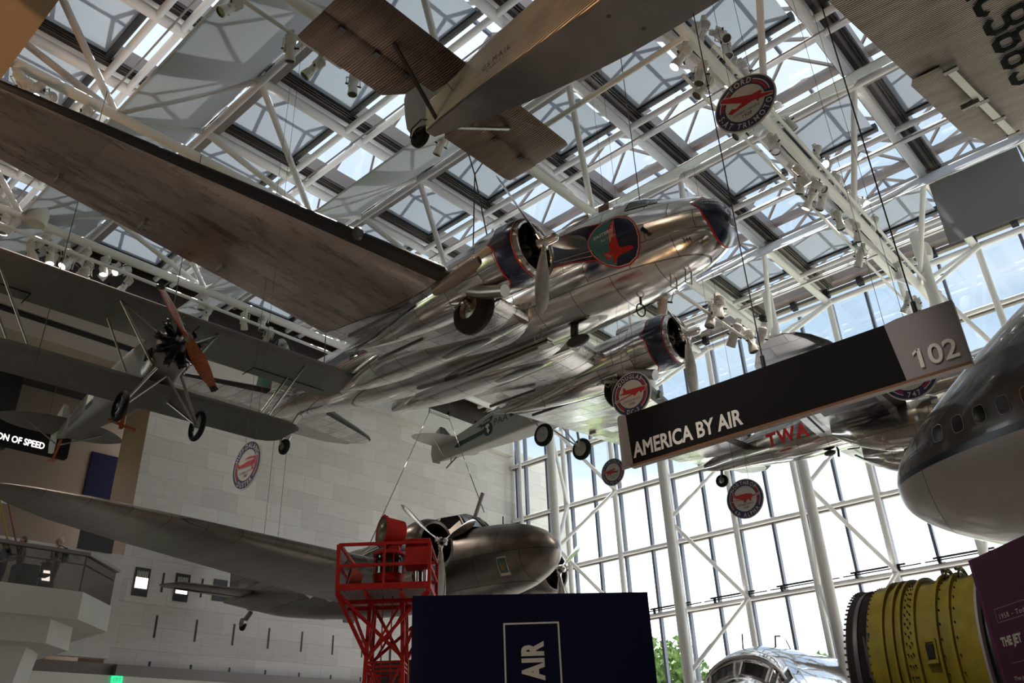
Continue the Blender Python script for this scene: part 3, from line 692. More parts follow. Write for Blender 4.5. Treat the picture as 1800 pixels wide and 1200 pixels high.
# ================================================================== THE DC-3 (polished twin at the centre)
def shifted(mb, fn, d):
    """run fn on a fresh builder and add the result moved by d"""
    t = MB(); fn(t); o = len(mb.v); d = Vector(d)
    mb.v += [tuple(Vector(v)+d) for v in t.v]
    for f, s, i in zip(t.f, t.sm, t.mi): mb.f.append(tuple(k+o for k in f)); mb.sm.append(s); mb.mi.append(mb.mat)
def airliner_dc3():
    t = thing('airliner', (14.37, 6.01, 12.42), 'polished silver twin-engined airliner with a blue stripe and red falcon emblem, hung at the centre', 'aeroplane',
              rot=(RAD(-1.3), RAD(2.4), RAD(-90.8)))
    fu = Loft([(-19.3, .02, .42, .30, 2), (-18.6, .14, .56, .12, 2), (-17.5, .30, .74, -.10, 2), (-16, .52, .92, -.38, 2.05), (-14, .80, 1.12, -.72, 2.1), (-12, 1.02, 1.26, -1.0, 2.15),
               (-10, 1.14, 1.36, -1.2, 2.2), (-8, 1.18, 1.40, -1.28, 2.25), (-4.5, 1.18, 1.40, -1.28, 2.25), (-3.2, 1.15, 1.40, -1.24, 2.2), (-2.5, 1.10, 1.38, -1.20, 2.15), (-2.0, 1.05, 1.26, -1.14, 2.1), (-1.5, .96, 1.02, -1.04, 2.05),
               (-1.0, .86, .81, -.95, 2), (-.6, .74, .67, -.83, 2), (-.3, .59, .52, -.68, 2), (-.12, .41, .34, -.50, 2), (-.03, .22, .15, -.30, 2), (0, .01, -.06, -.09, 2)])
    b = MB(); fu.mesh(b, n=64, step=.2); body = b.build('fuselage', 'dc3', t)
    # cabin stripe, emblem, nose paint
    circ = [(-2.13,.405),(-2.0,.32),(-1.917,.217),(-1.84,.09),(-1.79,-.07),(-1.77,-.29),(-1.824,-.517),(-1.95,-.686),(-2.161,-.768),(-2.434,-.762),(-2.693,-.637),(-2.849,-.493),(-2.978,-.308),(-3.059,-.089),(-3.066,.099),(-2.975,.27),(-2.852,.386),(-2.668,.473),(-2.434,.494),(-2.27,.47)]
    teal = [(-2.363,.426),(-2.545,.454),(-2.682,.43),(-2.852,.35),(-2.968,.25),(-3.03,.09),(-3.02,-.098),(-2.94,-.288),(-2.83,-.468),(-2.69,-.60),(-2.56,-.68),(-2.46,-.70),(-2.41,-.57),(-2.30,-.367),(-2.322,.071)]
    fal = [(-2.363,.426),(-2.47,.325),(-2.523,.218),(-2.512,.029),(-2.5,-.133),(-2.533,-.247),(-2.507,-.381),(-2.707,-.363),(-2.629,-.551),(-2.459,-.486),(-2.516,-.556),(-2.508,-.655),(-2.448,-.655),(-2.404,-.573),(-2.303,-.529),(-2.054,-.508),(-1.937,-.479),(-1.972,-.431),(-2.047,-.391),(-2.112,-.399),(-2.242,-.379),(-2.284,-.321),(-2.308,-.144),(-2.345,.134)]
    stripe = [(-2.70,.45),(-3.3,.62),(-4.4,.68),(-9.,.66),(-13,.58),(-16.6,.50),(-16.6,.26),(-13,.12),(-9,-.05),(-4.6,-.12),(-3.6,-.262),(-3.27,-.359),(-2.86,-.47)]
    for sd_ in (-1, 1):
        b = MB(); fu.decal(b, stripe, sd_, .006, .22); fu.decal(b, circ, sd_, .009, .1); st = b.build('blue_stripe', 'navy', t)
        b = MB(); fu.decal(b, teal, sd_, .013, .1); b.build('teal_field', 'teal', st)
        b = MB(); fu.decal(b, fal, sd_, .018, .07); b.build('falcon', 'red', st)
        b = MB(); fu.line(b, circ+[circ[0]], .035, sd_, .016); fu.line(b, stripe[0:6], .03, sd_, .011, .2); fu.line(b, stripe[6:13], .03, sd_, .011, .2); b.build('red_border', 'red', st)
        b = MB(); fu.line(b, [(x*.975-.06, z*.965-.006) for x, z in circ+[circ[0]]], .012, sd_, .017); fu.line(b, [(-2.9, -.2), (-4.4, -.02)], .012, sd_, .012); fu.line(b, [(-3.0, -.32), (-3.9, -.16)], .012, sd_, .012)
        for q in range(4): fu.line(b, [(-2.385-.035*q, .36-.09*q), (-2.40-.025*q, -.02-.05*q)], .012, sd_, .024)
        for q in range(3): fu.line(b, [(-2.66+.035*q, -.44-.03*q), (-2.57+.03*q, -.42-.03*q)], .01, sd_, .024)
        b.build('pin_line', 'letter', st); b = MB()
        put_text(b, 'EASTERN', lambda u, v: (-2.64+u*(-sd_), sd_*fu.y_at(-2.64+u*(-sd_), .07+.12*(u)+v, .026), .07+.12*u+v), .085, .52, .03)
        b.build('lettering', 'letter', st); b = MB()
        put_text(b, 'Air Lines', lambda u, v: (-2.52+u*(-sd_), sd_*fu.y_at(-2.52+u*(-sd_), -.07+.12*u+v, .026), -.07+.12*u+v+.0), .06, .40, .0)
        b.build('lettering', 'letter', st); b = MB()
        put_text(b, 'THE GREAT', lambda u, v: (-14.6+u*(-sd_), sd_*fu.y_at(-14.6+u*(-sd_), .78+v, .02), .78+v), .09, .8, .02)
        b.build('lettering', 'letter', st); b = MB()
        put_text(b, 'SILVER FLEET', lambda u, v: (-14.6+u*(-sd_), sd_*fu.y_at(-14.6+u*(-sd_), .64+v, .02), .64+v), .09, 1.0, .02)
        b.build('lettering', 'letter', st)
        for pts in (((-2.085,.90),(-1.665,.83),(-1.60,.575),(-2.118,.60)), ((-1.63,.82),(-1.46,.76),(-1.40,.60),(-1.585,.62))):
            b = MB(); fu.decal(b, list(pts), sd_, .012, .1); w_ = b.build('cockpit_window', 'winglass', t)
            b = MB(); fu.line(b, list(pts)+[pts[0]], .035, sd_, .016); b.build('window_frame', 'steel', w_)
        b = MB()
        for k in range(7): fu.decal(b, [(-5.2-1.15*k-.22, .42), (-5.2-1.15*k+.22, .42), (-5.2-1.15*k+.22, .08), (-5.2-1.15*k-.22, .08)], sd_, .016, .15)
        pieces(b.build('cabin_window', 'winglass', t))
    b = MB()
    for sy in (-1, 1):      # windscreen panes
        for x0, x1, a0, a1 in ((-1.9, -1.42, RAD(52), RAD(84)),):
            rows = []
            for i in range(4):
                x = x0+(x1-x0)*i/3; rows.append([Vector((p.x, sy*p.y, p.z)) for p in [fu.pt(x, a0+(a1-a0)*j/4, .012) for j in range(5)]])
            b.rows(rows, False)
    pieces(b.build('windscreen', 'winglass', t))
    b = MB()     # dark blue nose cap ending in a curved edge
    rows = []
    for i in range(9):
        row = []
        for k in range(48):
            th = 2*pi*k/48; sv = sin(th)
            edge = -.40 if sv > .75 else (-.40-.16*max(0, 1-abs(sv-.38)/.22) + (.13*max(0, min(1, (.25-sv)/.8))))
            x = edge+(-.004-edge)*(i/8)**.55
            row.append(fu.pt(x, th, .006))
        rows.append(row)
    b.rows(rows, True, True, True, flip=True); nose = b.build('nose_cap', 'navy', t)
    b = MB(); b.rows([[fu.pt(p.x+dx, 2*pi*k/48, .010) for k, p in enumerate(rows[0])] for dx in (-.035, .0)], True, False, True, flip=True); b.build('red_edge', 'red', nose)
    b = MB()
    for sd_ in (-1, 1):
        b = MB(); put_text(b, 'EASTERN' , lambda u, v: (-.235+u*(-sd_)*.62, sd_*fu.y_at(-.235+u*(-sd_)*.62, .215+v*.8, .016), .215+v*.8), .06, .42, .03)
        b.build('lettering', 'letter', nose); b = MB(); put_text(b, '* AIR LINES', lambda u, v: (-.225+u*(-sd_)*.62, sd_*fu.y_at(-.225+u*(-sd_)*.62, .12+v*.8, .016), .12+v*.8), .05, .42, .02)
        b.build('lettering', 'letter', nose)
    b = MB(); b.lathe([(.02, .005), (.0, .07), (-.05, .10)], (-.035, -.2, -.2), (.86, -.5, -.15), 20); b.build('nose_vent', 'dark', nose)
    b = MB()
    for sd_ in (-1,): put_text(b, '344', lambda u, v: (-.80+u, sd_*fu.y_at(-.80+u, -.66+v, .015), -.66+v), .085, .17, .02)
    b.build('fleet_number', 'black', t)
    # wing: centre section, outer panels, ailerons, boots
    def zle(y): return -.93 + .088*max(0, abs(y)-3.6)
    def xle(y): return -5.22 - .256*max(0, abs(y)-3.6)
    def xte(y): return -9.78 + .02*max(0, abs(y)-3.6)
    b = MB(); wing(b, [((xle(y), y, zle(y)), xle(y)-xte(y), .150) for y in (-3.6, -2, 0, 2, 3.6)], camber=.012, n=16); b.build('centre_wing', 'dc3wing', t)
    for s in (-1, 1):
        ys = [3.62, 5, 7, 9, 11, 12.6]
        secs = [((xle(y), s*y, zle(y)), xle(y)-xte(y), .148-.0055*(y-3.6)) for y in ys]
        for q in (.25, .5, .7, .85, .95, .995):
            y = 12.6+1.75*q; c0 = xle(y)-xte(y); k = math.sqrt(1-q*q)
            xl = xle(y)-(1-k)*c0*.42; secs.append(((xl, s*y, zle(y)), c0*(.16+.84*k), .10*(.35+.65*k)))
        b = MB(); wing(b, secs if s > 0 else secs[::-1], camber=.012, n=16); w_ = b.build('outer_wing', 'dc3outer' if s < 0 else 'dc3wing', t)
        b = MB(); bs = [((le[0]+.014, le[1], le[2]), c+.0, th*1.06+.004) for le, c, th in secs[:9]]
        wing(b, bs if s > 0 else bs[::-1], 0, .055, .012, n=8); b.build('deicer_boot', 'boot', w_)
        b = MB()      # joint band between centre section and outer panel
        wing(b, [((xle(3.6)+.05, s*y, zle(3.6)), xle(3.6)-xte(3.6)+.1, .158) for y in ((3.54, 3.68) if s > 0 else (-3.68, -3.54))], camber=.012, n=16); b.build('joint_band', 'steel', w_)
        b = MB(); a_ = [((xle(y)-(xle(y)-xte(y))*.74, s*y, zle(y)-.028), .26*(xle(y)-xte(y)), .09) for y in (7.4, 9.5, 11.5, 12.9)]
        wing(b, a_ if s > 0 else a_[::-1], n=8); b.build('aileron', 'dc3outer' if s < 0 else 'dc3wing', w_)
        b = MB(); b.lathe([(.045, .005), (.04, .09), (0, .13), (-.05, .15)], (xle(5.66)+.03, s*5.66, zle(5.66)-.03), (1, 0, -.35), 20); b.build('landing_light', 'lens', w_)
        b = MB()
        for y in (6.9, 8.8, 10.6): b.box((xte(y)+.35, s*y-.04, zle(y)-.16), (xte(y)+.62, s*y+.04, zle(y)-.05))
        pieces(b.build('hinge_fairing', 'steel', w_))
    # nacelles with cowl, engine, airscrew, undercarriage
    for s, a0 in ((-1, -1.61), (1, -1.49)):
        D = (0, s*2.82, -.82)
        na = Loft([(-9.9, .02, -.28, -.34, 2), (-9.0, .12, -.10, -.52, 2.2), (-7.8, .34, .12, -.68, 2.4), (-6.4, .58, .40, -.74, 2.4), (-5.2, .66, .58, -.74, 2.2), (-4.45, .68, .66, -.70, 2), (-4.3, .66, .66, -.66, 2)])
        b = MB(); shifted(b, lambda q: na.mesh(q, n=40, step=.2), D); n_ = b.build('nacelle', 'dc3', t)
        b = MB(); prof = [(-4.42, .715), (-4.1, .735), (-3.7, .735), (-3.45, .715), (-3.3, .675), (-3.22, .615), (-3.22, .57), (-3.30, .535), (-3.42, .53), (-3.9, .56)]
        b.lathe(prof, D, (1, 0, 0), 56); cw = b.build('engine_cowl', 'dc3', t)
        b = MB(); rows = []
        for i in range(7):
            row = []
            for k in range(72):
                th = 2*pi*k/72; z_ = cos(th); pk = -3.78-.16*max(0, 1-abs(((th/pi*180+45) % 90)-45)/14)
                x = pk+(-3.335-pk)*i/6; r = interp([(-4.42, .715), (-4.1, .735), (-3.7, .735), (-3.45, .715), (-3.3, .675)], x)[0]+.006
                row.append((x, D[1]+r*sin(th), D[2]+r*cos(th)))
            rows.append(row)
        b.rows(rows, True, False, True, flip=True); bd = b.build('blue_band', 'navy', cw)
        b = MB()
        for i0, dx in ((0, -.035), (6, .0)):
            r1 = [tuple(Vector(p)+Vector((dx, (p[1]-D[1])*.006, (p[2]-D[2])*.006))) for p in rows[i0]]; r2 = [tuple(Vector(p)+Vector((dx+.035, (p[1]-D[1])*.006, (p[2]-D[2])*.006))) for p in rows[i0]]
            b.rows([r1, r2], True, False, True, flip=True)
        b.build('red_edge', 'red', bd)
        b = MB(); radial(b, (-3.62, D[1], D[2]), .56, 9, .34); b.lathe([(-3.95, .6), (-3.94, .01)], D, (1, 0, 0), 30); b.build('engine', 'engine', cw)
        b = MB(); hb = (-3.01, D[1], D[2]); b.lathe([(-.28, .12), (-.16, .17), (.02, .17), (.08, .13), (.10, .105), (.34, .105), (.40, .085), (.43, .03), (.435, .005)], hb, (1, 0, 0), 24)
        for k in range(3):
            th = a0+2*pi*k/3; d = Vector((0, cos(th), sin(th))); b.tube(Vector(hb)+d*.08, Vector(hb)+d*.27, .085, .07, 14)
        pr = b.build('propeller', 'chrome', t)
        for k in range(3):
            b = MB(); blade(b, hb, a0+2*pi*k/3, 1.755, .31, .2, 60, 22, hand=1); b.build('blade', 'prop', pr)
        b = MB(); b.path([(-4.95, D[1]-.26, -1.36), (-4.45, D[1]-.28, -1.60), (-3.85, D[1]-.28, -1.80)], [.15, .155, .145], 16); b.lathe([(0, .13), (-.15, .12), (-.16, .005)], (-3.86, D[1]-.28, -1.80), (1, 0, -.33), 16); b.build('exhaust_pipe', 'steel', n_)
        b = MB(); b.lathe([(0, .001), (.05, .15), (.3, .22), (.9, .25), (1.2, .2)], (-3.95, D[1]+.1, -.12), (-1, 0, .05), 18); b.build('air_scoop', 'dc3', n_)
        # open wheel bay and half-retracted wheel
        b = MB(); b.box((-5.75, D[1]-.30, -1.50), (-4.5, D[1]+.30, -1.20)); b.build('wheel_bay', 'dark', t)
        if s < 0: b = MB(); b.path([(-5.75, D[1]-.62, -1.22), (-5.2, D[1]-.66, -1.20), (-4.6, D[1]-.66, -1.10), (-4.25, D[1]-.64, -1.04)], [.10, .15, .15, .12], 14); b.build('exhaust_shroud', 'bronze', n_)
        g_ = MB(); g_.tube((-5.08, D[1]-.29, -1.62), (-5.08, D[1]+.29, -1.70), .07)
        for q in (-.29, .29): g_.path([(-5.08, D[1]+q, -1.62), (-5.5, D[1]+q, -1.5), (-6.3, D[1]+q*.9, -1.4), (-7.4, D[1]+q*.6, -1.35)], .045)
        g_.path([(-5.1, D[1]-.33, -1.5), (-5.3, D[1]-.36, -1.75), (-5.6, D[1]-.34, -1.45)], .018); g_.path([(-7.6, D[1]-.2, -1.36), (-7.75, D[1]-.1, -1.55), (-7.9, D[1]+.05, -1.38)], .018)
        gr = g_.build('undercarriage', 'steel', t)
        w = wheel('w', (-5.08, D[1], -1.70), (0, 1, 0), .575, .42, gr)
        b = MB(); fa = Loft([(-8.9, .02, -1.26, -1.30, 2), (-7.8, .24, -1.1, -1.42, 2.2), (-6.9, .34, -1.0, -1.46, 2.5), (-5.75, .36, -1.0, -1.40, 2.5)])
        shifted(b, lambda q: fa.mesh(q, n=30, step=.2), (0, D[1], 0)); b.build('nacelle_tail', 'dc3', n_)
        b = MB(); b.box((-8.9, D[1]+s*.62, -1.30), (-6.6, D[1]+s*.66, -1.22)); b.box((-9.4, D[1]-s*.72, -1.30), (-7.6, D[1]-s*.68, -1.22)); pieces(b.build('flap_track', 'bronze', t))
    b = MB(); b.beam((-5.65, .1, -1.34), (-10.35, .1, -1.34), .17, .14); b.beam((-5.3, .1, -1.33), (-8.2, .1, -1.33), .26, .06); b.build('keel_beam', 'steel', t)
    # wing root fillet
    for s in (-1, 1):
        fi = Loft([(-12.6, .05, -.62, -.9, 2), (-11.2, .5, -.45, -1.12, 2), (-9.6, .75, -.35, -1.2, 2), (-7, .6, -.5, -1.27, 2), (-5.3, .3, -.7, -1.2, 2)])
        b = MB(); shifted(b, lambda q: fi.mesh(q, n=26, step=.3), (0, s*1.0, 0)); b.build('wing_fillet', 'dc3', t)
    # tail
    b = MB(); zs = (.75, 1.4, 2.0, 2.6, 3.0, 3.22, 3.30); le = (-14.9, -16.35, -16.95, -17.45, -17.8, -18.1, -18.35)
    wing(b, [((x, 0, z), x+18.55, .12*(1 if z < 3 else .8)) for x, z in zip(le, zs)], 0, 1, 0, (0, 1, 0)); fin = b.build('fin', 'dc3', t)
    b = MB(); wing(b, [((x+.02, 0, z), x+18.57, .13) for x, z in zip(le[1:], zs[1:])], 0, .09, 0, (0, 1, 0), 8); b.build('deicer_boot', 'boot', fin)
    b = MB(); wing(b, [((-18.5, 0, z), c, .13) for z, c in ((.35, .5), (.6, .95), (1.2, 1.15), (2.2, 1.05), (2.9, .75), (3.2, .45), (3.3, .15))], 0, 1, 0, (0, 1, 0)); ru = b.build('rudder', 'teal', t)
    b = MB(); wing(b, [((-18.46, 0, z), c, .16) for z, c in ((2.35, 1.06), (2.9, .80), (3.2, .50), (3.31, .2))], 0, 1, 0, (0, 1, 0)); b.build('blue_tip', 'navy', ru)
    b = MB(); wing(b, [((-18.46, 0, z), c, .17) for z, c in ((.5, .5), (.9, .7), (1.3, .45), (1.7, .3), (2.3, .2))], 0, 1, 0, (0, 1, 0)); b.build('red_flash', 'red', ru)
    for s in (-1, 1):
        ss = [((-15.9, s*.2, .25), 2.4, .11), ((-16.35, s*1.2, .25), 2.0, .11), ((-17.0, s*2.9, .25), 1.5, .10), ((-17.35, s*3.7, .25), 1.15, .09), ((-17.62, s*4.0, .25), .7, .08), ((-17.8, s*4.08, .25), .3, .08)]
        b = MB(); wing(b, ss if s > 0 else ss[::-1], 0, 1, 0); sb = b.build('stabiliser', 'dc3wing', t)
        bs = [((l[0]+.02, l[1], l[2]), c, th+.012) for l, c, th in ss[1:]]
        b = MB(); wing(b, bs if s > 0 else bs[::-1], 0, .12, 0, n=8); b.build('deicer_boot', 'boot', sb)
        es = [((-18.1, s*.35, .25), 1.1, .08), ((-18.2, s*1.2, .25), 1.15, .07), ((-18.25, s*2.9, .25), .85, .06), ((-18.3, s*3.7, .25), .4, .06)]
        b = MB(); wing(b, es if s > 0 else es[::-1], 0, 1, 0, n=8); b.build('elevator', 'fc2', sb)
    g_ = MB(); g_.beam((-16.3, 0, -.30), (-17.0, 0, -.95), .16, .09); g_.path([(-16.9, -.12, -.85), (-17.08, -.13, -1.05), (-17.0, -.13, -1.25)], .05); g_.path([(-16.9, .12, -.85), (-17.08, .13, -1.05), (-17.0, .13, -1.25)], .05)
    tg = g_.build('tail_wheel_leg', 'steel', t); wheel('w', (-17.0, 0, -1.28), (0, 1, 0), .27, .2, tg)
    # small fittings under and on the body
    b = MB(); b.tube((-4.45, 0, -1.2), (-4.45, 0, -1.48), .10); b.ball((-4.35, 0, -1.62), .15, sc=(2.3, 1, .95)); b.build('direction_finder', 'boot', t)
    b = MB(); ring = [(-2.5+.03*sin(k*pi/10), .02*cos(k*pi/10)+.13*sin(k*pi/10), -1.47+.17*cos(k*pi/10)) for k in range(21)]; b.path(ring, .018); b.tube((-2.5, .02, -1.15), (-2.5, .02, -1.32), .03); b.build('antenna_loop', 'boot', t)
    b = MB()
    for x, y in ((-1.55, -.15), (-1.2, -.1)): b.path([(x, y, -.95), (x-.03, y, -1.28), (x+.05, y+.12, -1.32), (x+.07, y+.12, -1.0)], .018)
    for x in (-5.1, -5.3): b.tube((x, -.5, -1.2), (x, -.5, -1.5), .015)
    pieces(b.build('pitot_mast', 'steel', t))
    b = MB(); b.lathe([(0, .005), (.04, .11), (.5, .13), (.9, .06)], (-3.25, -.72, 1.12), (-1, 0, .03), 16); b.box((-2.95, -.85, .98), (-2.65, -.52, 1.2)); b.build('roof_scoop', 'dc3', t)
    b = MB(); b.tube((-1.55, -1.02, -.28), (-1.55, -1.18, -.28), .05); b.build('static_port', 'dark', t)
    return t
dc3 = airliner_dc3()
# ================================================================== FORD TRI-MOTOR (corrugated, crossing the top of the picture)
def ford():
    t = thing('corrugated_airliner', (9.4, 10.9, 13.57), 'tan corrugated-metal mail plane passing across the top, tail wheel and belly towards us', 'aeroplane', rot=(0, 0, RAD(-90)))
    fu = Loft([(.55, .12, 1.46, .66, 7), (1.25, .25, 1.49, .56, 8), (3, .50, 1.50, .30, 9), (5.7, .69, 1.55, .0, 9), (7.5, .72, 1.58, -.06, 9), (12.5, .72, 1.60, -.06, 9), (14, .6, 1.4, .1, 5), (15, .3, 1.1, .4, 3), (15.3, .05, .8, .7, 2)])
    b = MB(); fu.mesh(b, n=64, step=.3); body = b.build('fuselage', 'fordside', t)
    b = MB(); rows = []
    for i in range(60):
        x = .58+13.2*i/59; w, zt, zb, e = fu.at(x); rows.append([(x, -w*.985, zb+.05), (x, -w*.94, zb-.012), (x, 0, zb-.014), (x, w*.94, zb-.012), (x, w*.985, zb+.05)])
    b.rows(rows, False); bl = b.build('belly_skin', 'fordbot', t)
    b = MB()
    for x, y in ((5.6, -.35), (5.9, .3), (7.2, -.3), (7.6, .25)): b.lathe([(0, .001), (0, .045)], (x, y, fu.at(x)[2]-.017), (0, 0, 1), 14)
    pieces(b.build('drain_hole', 'black', bl))
    b = MB()
    put_text(b, 'U S  M A I L', lambda u, v: (3.02+u, -fu.y_at(3.02+u, .70+v, .012), .70+v), .15, .82, .0)
    b.build('lettering', 'black', t); b = MB()
    put_text(b, 'C A M - 1', lambda u, v: (2.93+u, -fu.y_at(2.93+u, .59+v, .012), .59+v), .07, .42, .0)
    b.build('lettering', 'black', t)
    # stabiliser, elevators, fin, rudder
    z = 1.52
    for s in (-1, 1):
        ss = [((2.0, s*.22, z), 1.12, .10), ((2.0, s*3.05, z), 1.12, .08), ((1.95, s*3.2, z), 1.05, .05)]
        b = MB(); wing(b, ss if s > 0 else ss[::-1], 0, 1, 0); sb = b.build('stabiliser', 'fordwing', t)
        es = [((.93, s*.62, z-.015), .52, .10), ((.93, s*.95, z-.015), .91, .07), ((.93, s*3.05, z-.015), .91, .055), ((.93, s*3.2, z-.015), .86, .04)]
        b = MB(); wing(b, es if s > 0 else es[::-1], 0, 1, 0); b.build('elevator', 'fordwing', sb)
        b = MB()
        for y in (1.0, 1.8, 2.7): b.box((.80, s*y-.06, z-.07), (.92, s*y+.06, z-.02))
        pieces(b.build('hinge', 'black', sb))
        b = MB(); b.beam((.95, s*.16, .72), (1.35, s*1.75, z-.06), .075, .05); b.build('brace_strut', 'black' if s < 0 else 'steel', t)
        tubeobj('bracing_wire', (1.6, s*.3, 1.0), (1.9, s*2.4, z), .008, 'cable', t, 6)
    b = MB(); wing(b, [((x, 0, zz), x-.12, .10) for x, zz in ((2.2, 1.6), (1.5, 2.2), (.75, 2.75), (.4, 2.9))], 0, 1, 0, (0, 1, 0)); fn_ = b.build('fin', 'fordrudder', t)
    b = MB(); put_text(b, 'F-1', lambda u, v: (1.0+u, -.075, 1.85+v), .3, .5, .0); b.build('lettering', 'black', fn_)
    b = MB(); wing(b, [((.56, 0, zz), c, .13) for zz, c in ((.95, .25), (1.02, .62), (1.3, .78), (1.7, .86), (2.3, .92), (2.8, .75), (3.0, .4))], 0, 1, 0, (0, 1, 0)); b.build('rudder', 'fordrudder', t)
    b = MB()
    for q in (-.12, .12): b.path([(.85, q*.6, .75), (.5, q, .85), (.26, q, .82)], .022)
    b.path([(.9, -.05, .80), (.45, -.16, 1.05), (.15, -.18, .95), (.08, -.15, .75)], .018); b.path([(.9, .05, .80), (.45, .16, 1.05), (.15, .18, .95), (.08, .15, .75)], .018); b.tube((.24, -.15, .8), (.24, .15, .8), .03); b.beam((.6, 0, .8), (.3, 0, .95), .06, .12)
    tg = b.build('tail_wheel_fork', 'black', t); wheel('w', (.24, 0, .78), (0, 1, 0), .26, .22, tg, 'black', .45)
    b = MB()
    for y in (-.3, .3): b.lathe([(0, .001), (0, .02)], (.3, y, .7), (0, 0, 1), 8)
    # wing
    def ch(y): y = abs(y); return 7.72+.13*y, 12.0-.035*y, 1.62+.044*y     # trailing x, leading x, height
    for s in (-1, 1):
        sec = []
        for y in (0, 3, 7.45, 7.5, 9, 10.6, 11.3, 11.65, 11.82):
            te, le, zz = ch(y); k = 1 if y < 10.7 else math.sqrt(max(.03, 1-((y-10.6)/1.25)**2)); c = (le-te)
            sec.append(((le-(1-k)*c*.3, s*y, zz+.12), c*k, .14-.005*y))
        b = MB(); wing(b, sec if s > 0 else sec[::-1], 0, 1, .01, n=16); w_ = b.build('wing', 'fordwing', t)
        al = []
        for y in (7.5, 7.7, 9, 10.6, 11.1, 11.4):
            te, le, zz = ch(y); k = 1 if y < 10.7 else .75; x0 = te+.62
            al.append(((x0, s*y, zz+.06), (.62+(.0 if y > 7.6 else -.12)+.10)*k, .10))
        b = MB(); wing(b, al if s > 0 else al[::-1], 0, 1, 0, n=10); b.build('aileron', 'fordwing', w_)
        b = MB()
        for y0, y1 in ((7.75, 9.35), (9.42, 10.35), (10.42, 11.25)):
            for y in (0,):
                a, c_ = ch(y0), ch(y1); b.beam((a[0]+.74, s*y0, a[2]-.075), (c_[0]+.74, s*y1, c_[2]-.075), .17, .03)
        pieces(b.build('gap_strip', 'sign_white', w_))
        b = MB()
        for y in (7.7, 9.38, 10.38, 11.3): a = ch(y); b.box((a[0]+.6, s*y-.08, a[2]-.11), (a[0]+.9, s*y+.04, a[2]-.06))
        b.box((ch(9.2)[0]+.35, s*9.15-.02, ch(9.2)[2]-.2), (ch(9.2)[0]+.75, s*9.2+.02, ch(9.2)[2]-.06))
        pieces(b.build('aileron_horn', 'bronze', w_))
    b = MB()
    for ch_, y0, q in (('N', 5.28, 0), ('C', 6.0, 0), ('9', 6.72, 0), ('6', 7.42, 0), ('8', 8.13, 0), ('3', 8.85, 0)):
        # block figures with cut corners, strokes 0.2 m
        w, h, sT = .60, .92, .15
        def P(u, v): a = ch(y0+u); return (10.36+v, y0+u, a[2]-.045+.0*v)
        c = .17
        seg = {'T': [(c, h-sT/2), (w-c, h-sT/2)], 'M': [(c*.8, h/2), (w-c*.8, h/2)], 'B': [(c, sT/2), (w-c, sT/2)], 'UL': [(sT/2, h-c), (sT/2, h/2+c*.7)], 'LL': [(sT/2, h/2-c*.7), (sT/2, c)], 'UR': [(w-sT/2, h-c), (w-sT/2, h/2+c*.7)], 'LR': [(w-sT/2, h/2-c*.7), (w-sT/2, c)],
               'tl': [(sT/2, h-c), (c, h-sT/2)], 'tr': [(w-sT/2, h-c), (w-c, h-sT/2)], 'bl': [(sT/2, c), (c, sT/2)], 'br': [(w-sT/2, c), (w-c, sT/2)],
               'ml': [(sT/2, h/2+c*.7), (c, h/2)], 'mr': [(w-sT/2, h/2+c*.7), (w-c, h/2)], 'nl': [(sT/2, h/2-c*.7), (c, h/2)], 'nr': [(w-sT/2, h/2-c*.7), (w-c, h/2)],
               'FL': [(sT/2, 0), (sT/2, h)], 'FR': [(w-sT/2, 0), (w-sT/2, h)], 'DG': [(sT/2, h), (w-sT/2, 0)]}
        use = {'9': 'T UL UR M LR B tl tr bl br ml nr mr', '6': 'T UL LL B LR M tl tr bl br ml nl nr', '8': 'T M B UL LL UR LR tl tr bl br ml mr nl nr', '3': 'T M B UR LR tl tr bl br mr nr', 'C': 'T UL LL B tl tr bl br ml nl', 'N': 'FL FR DG'}[ch_]
        for k in use.split():
            (u0, v0), (u1, v1) = seg[k]; d = Vector((u1-u0, v1-v0)).normalized(); n_ = Vector((-d.y, d.x))*sT/2; e = d*sT*.28
            q0 = Vector((u0, v0))-e; q1 = Vector((u1, v1))+e
            b.poly([P(*(q0-n_)), P(*(q1-n_)), P(*(q1+n_)), P(*(q0+n_))])
    b.build('registration', 'reg_black', t)
    return t
ford_plane = ford()
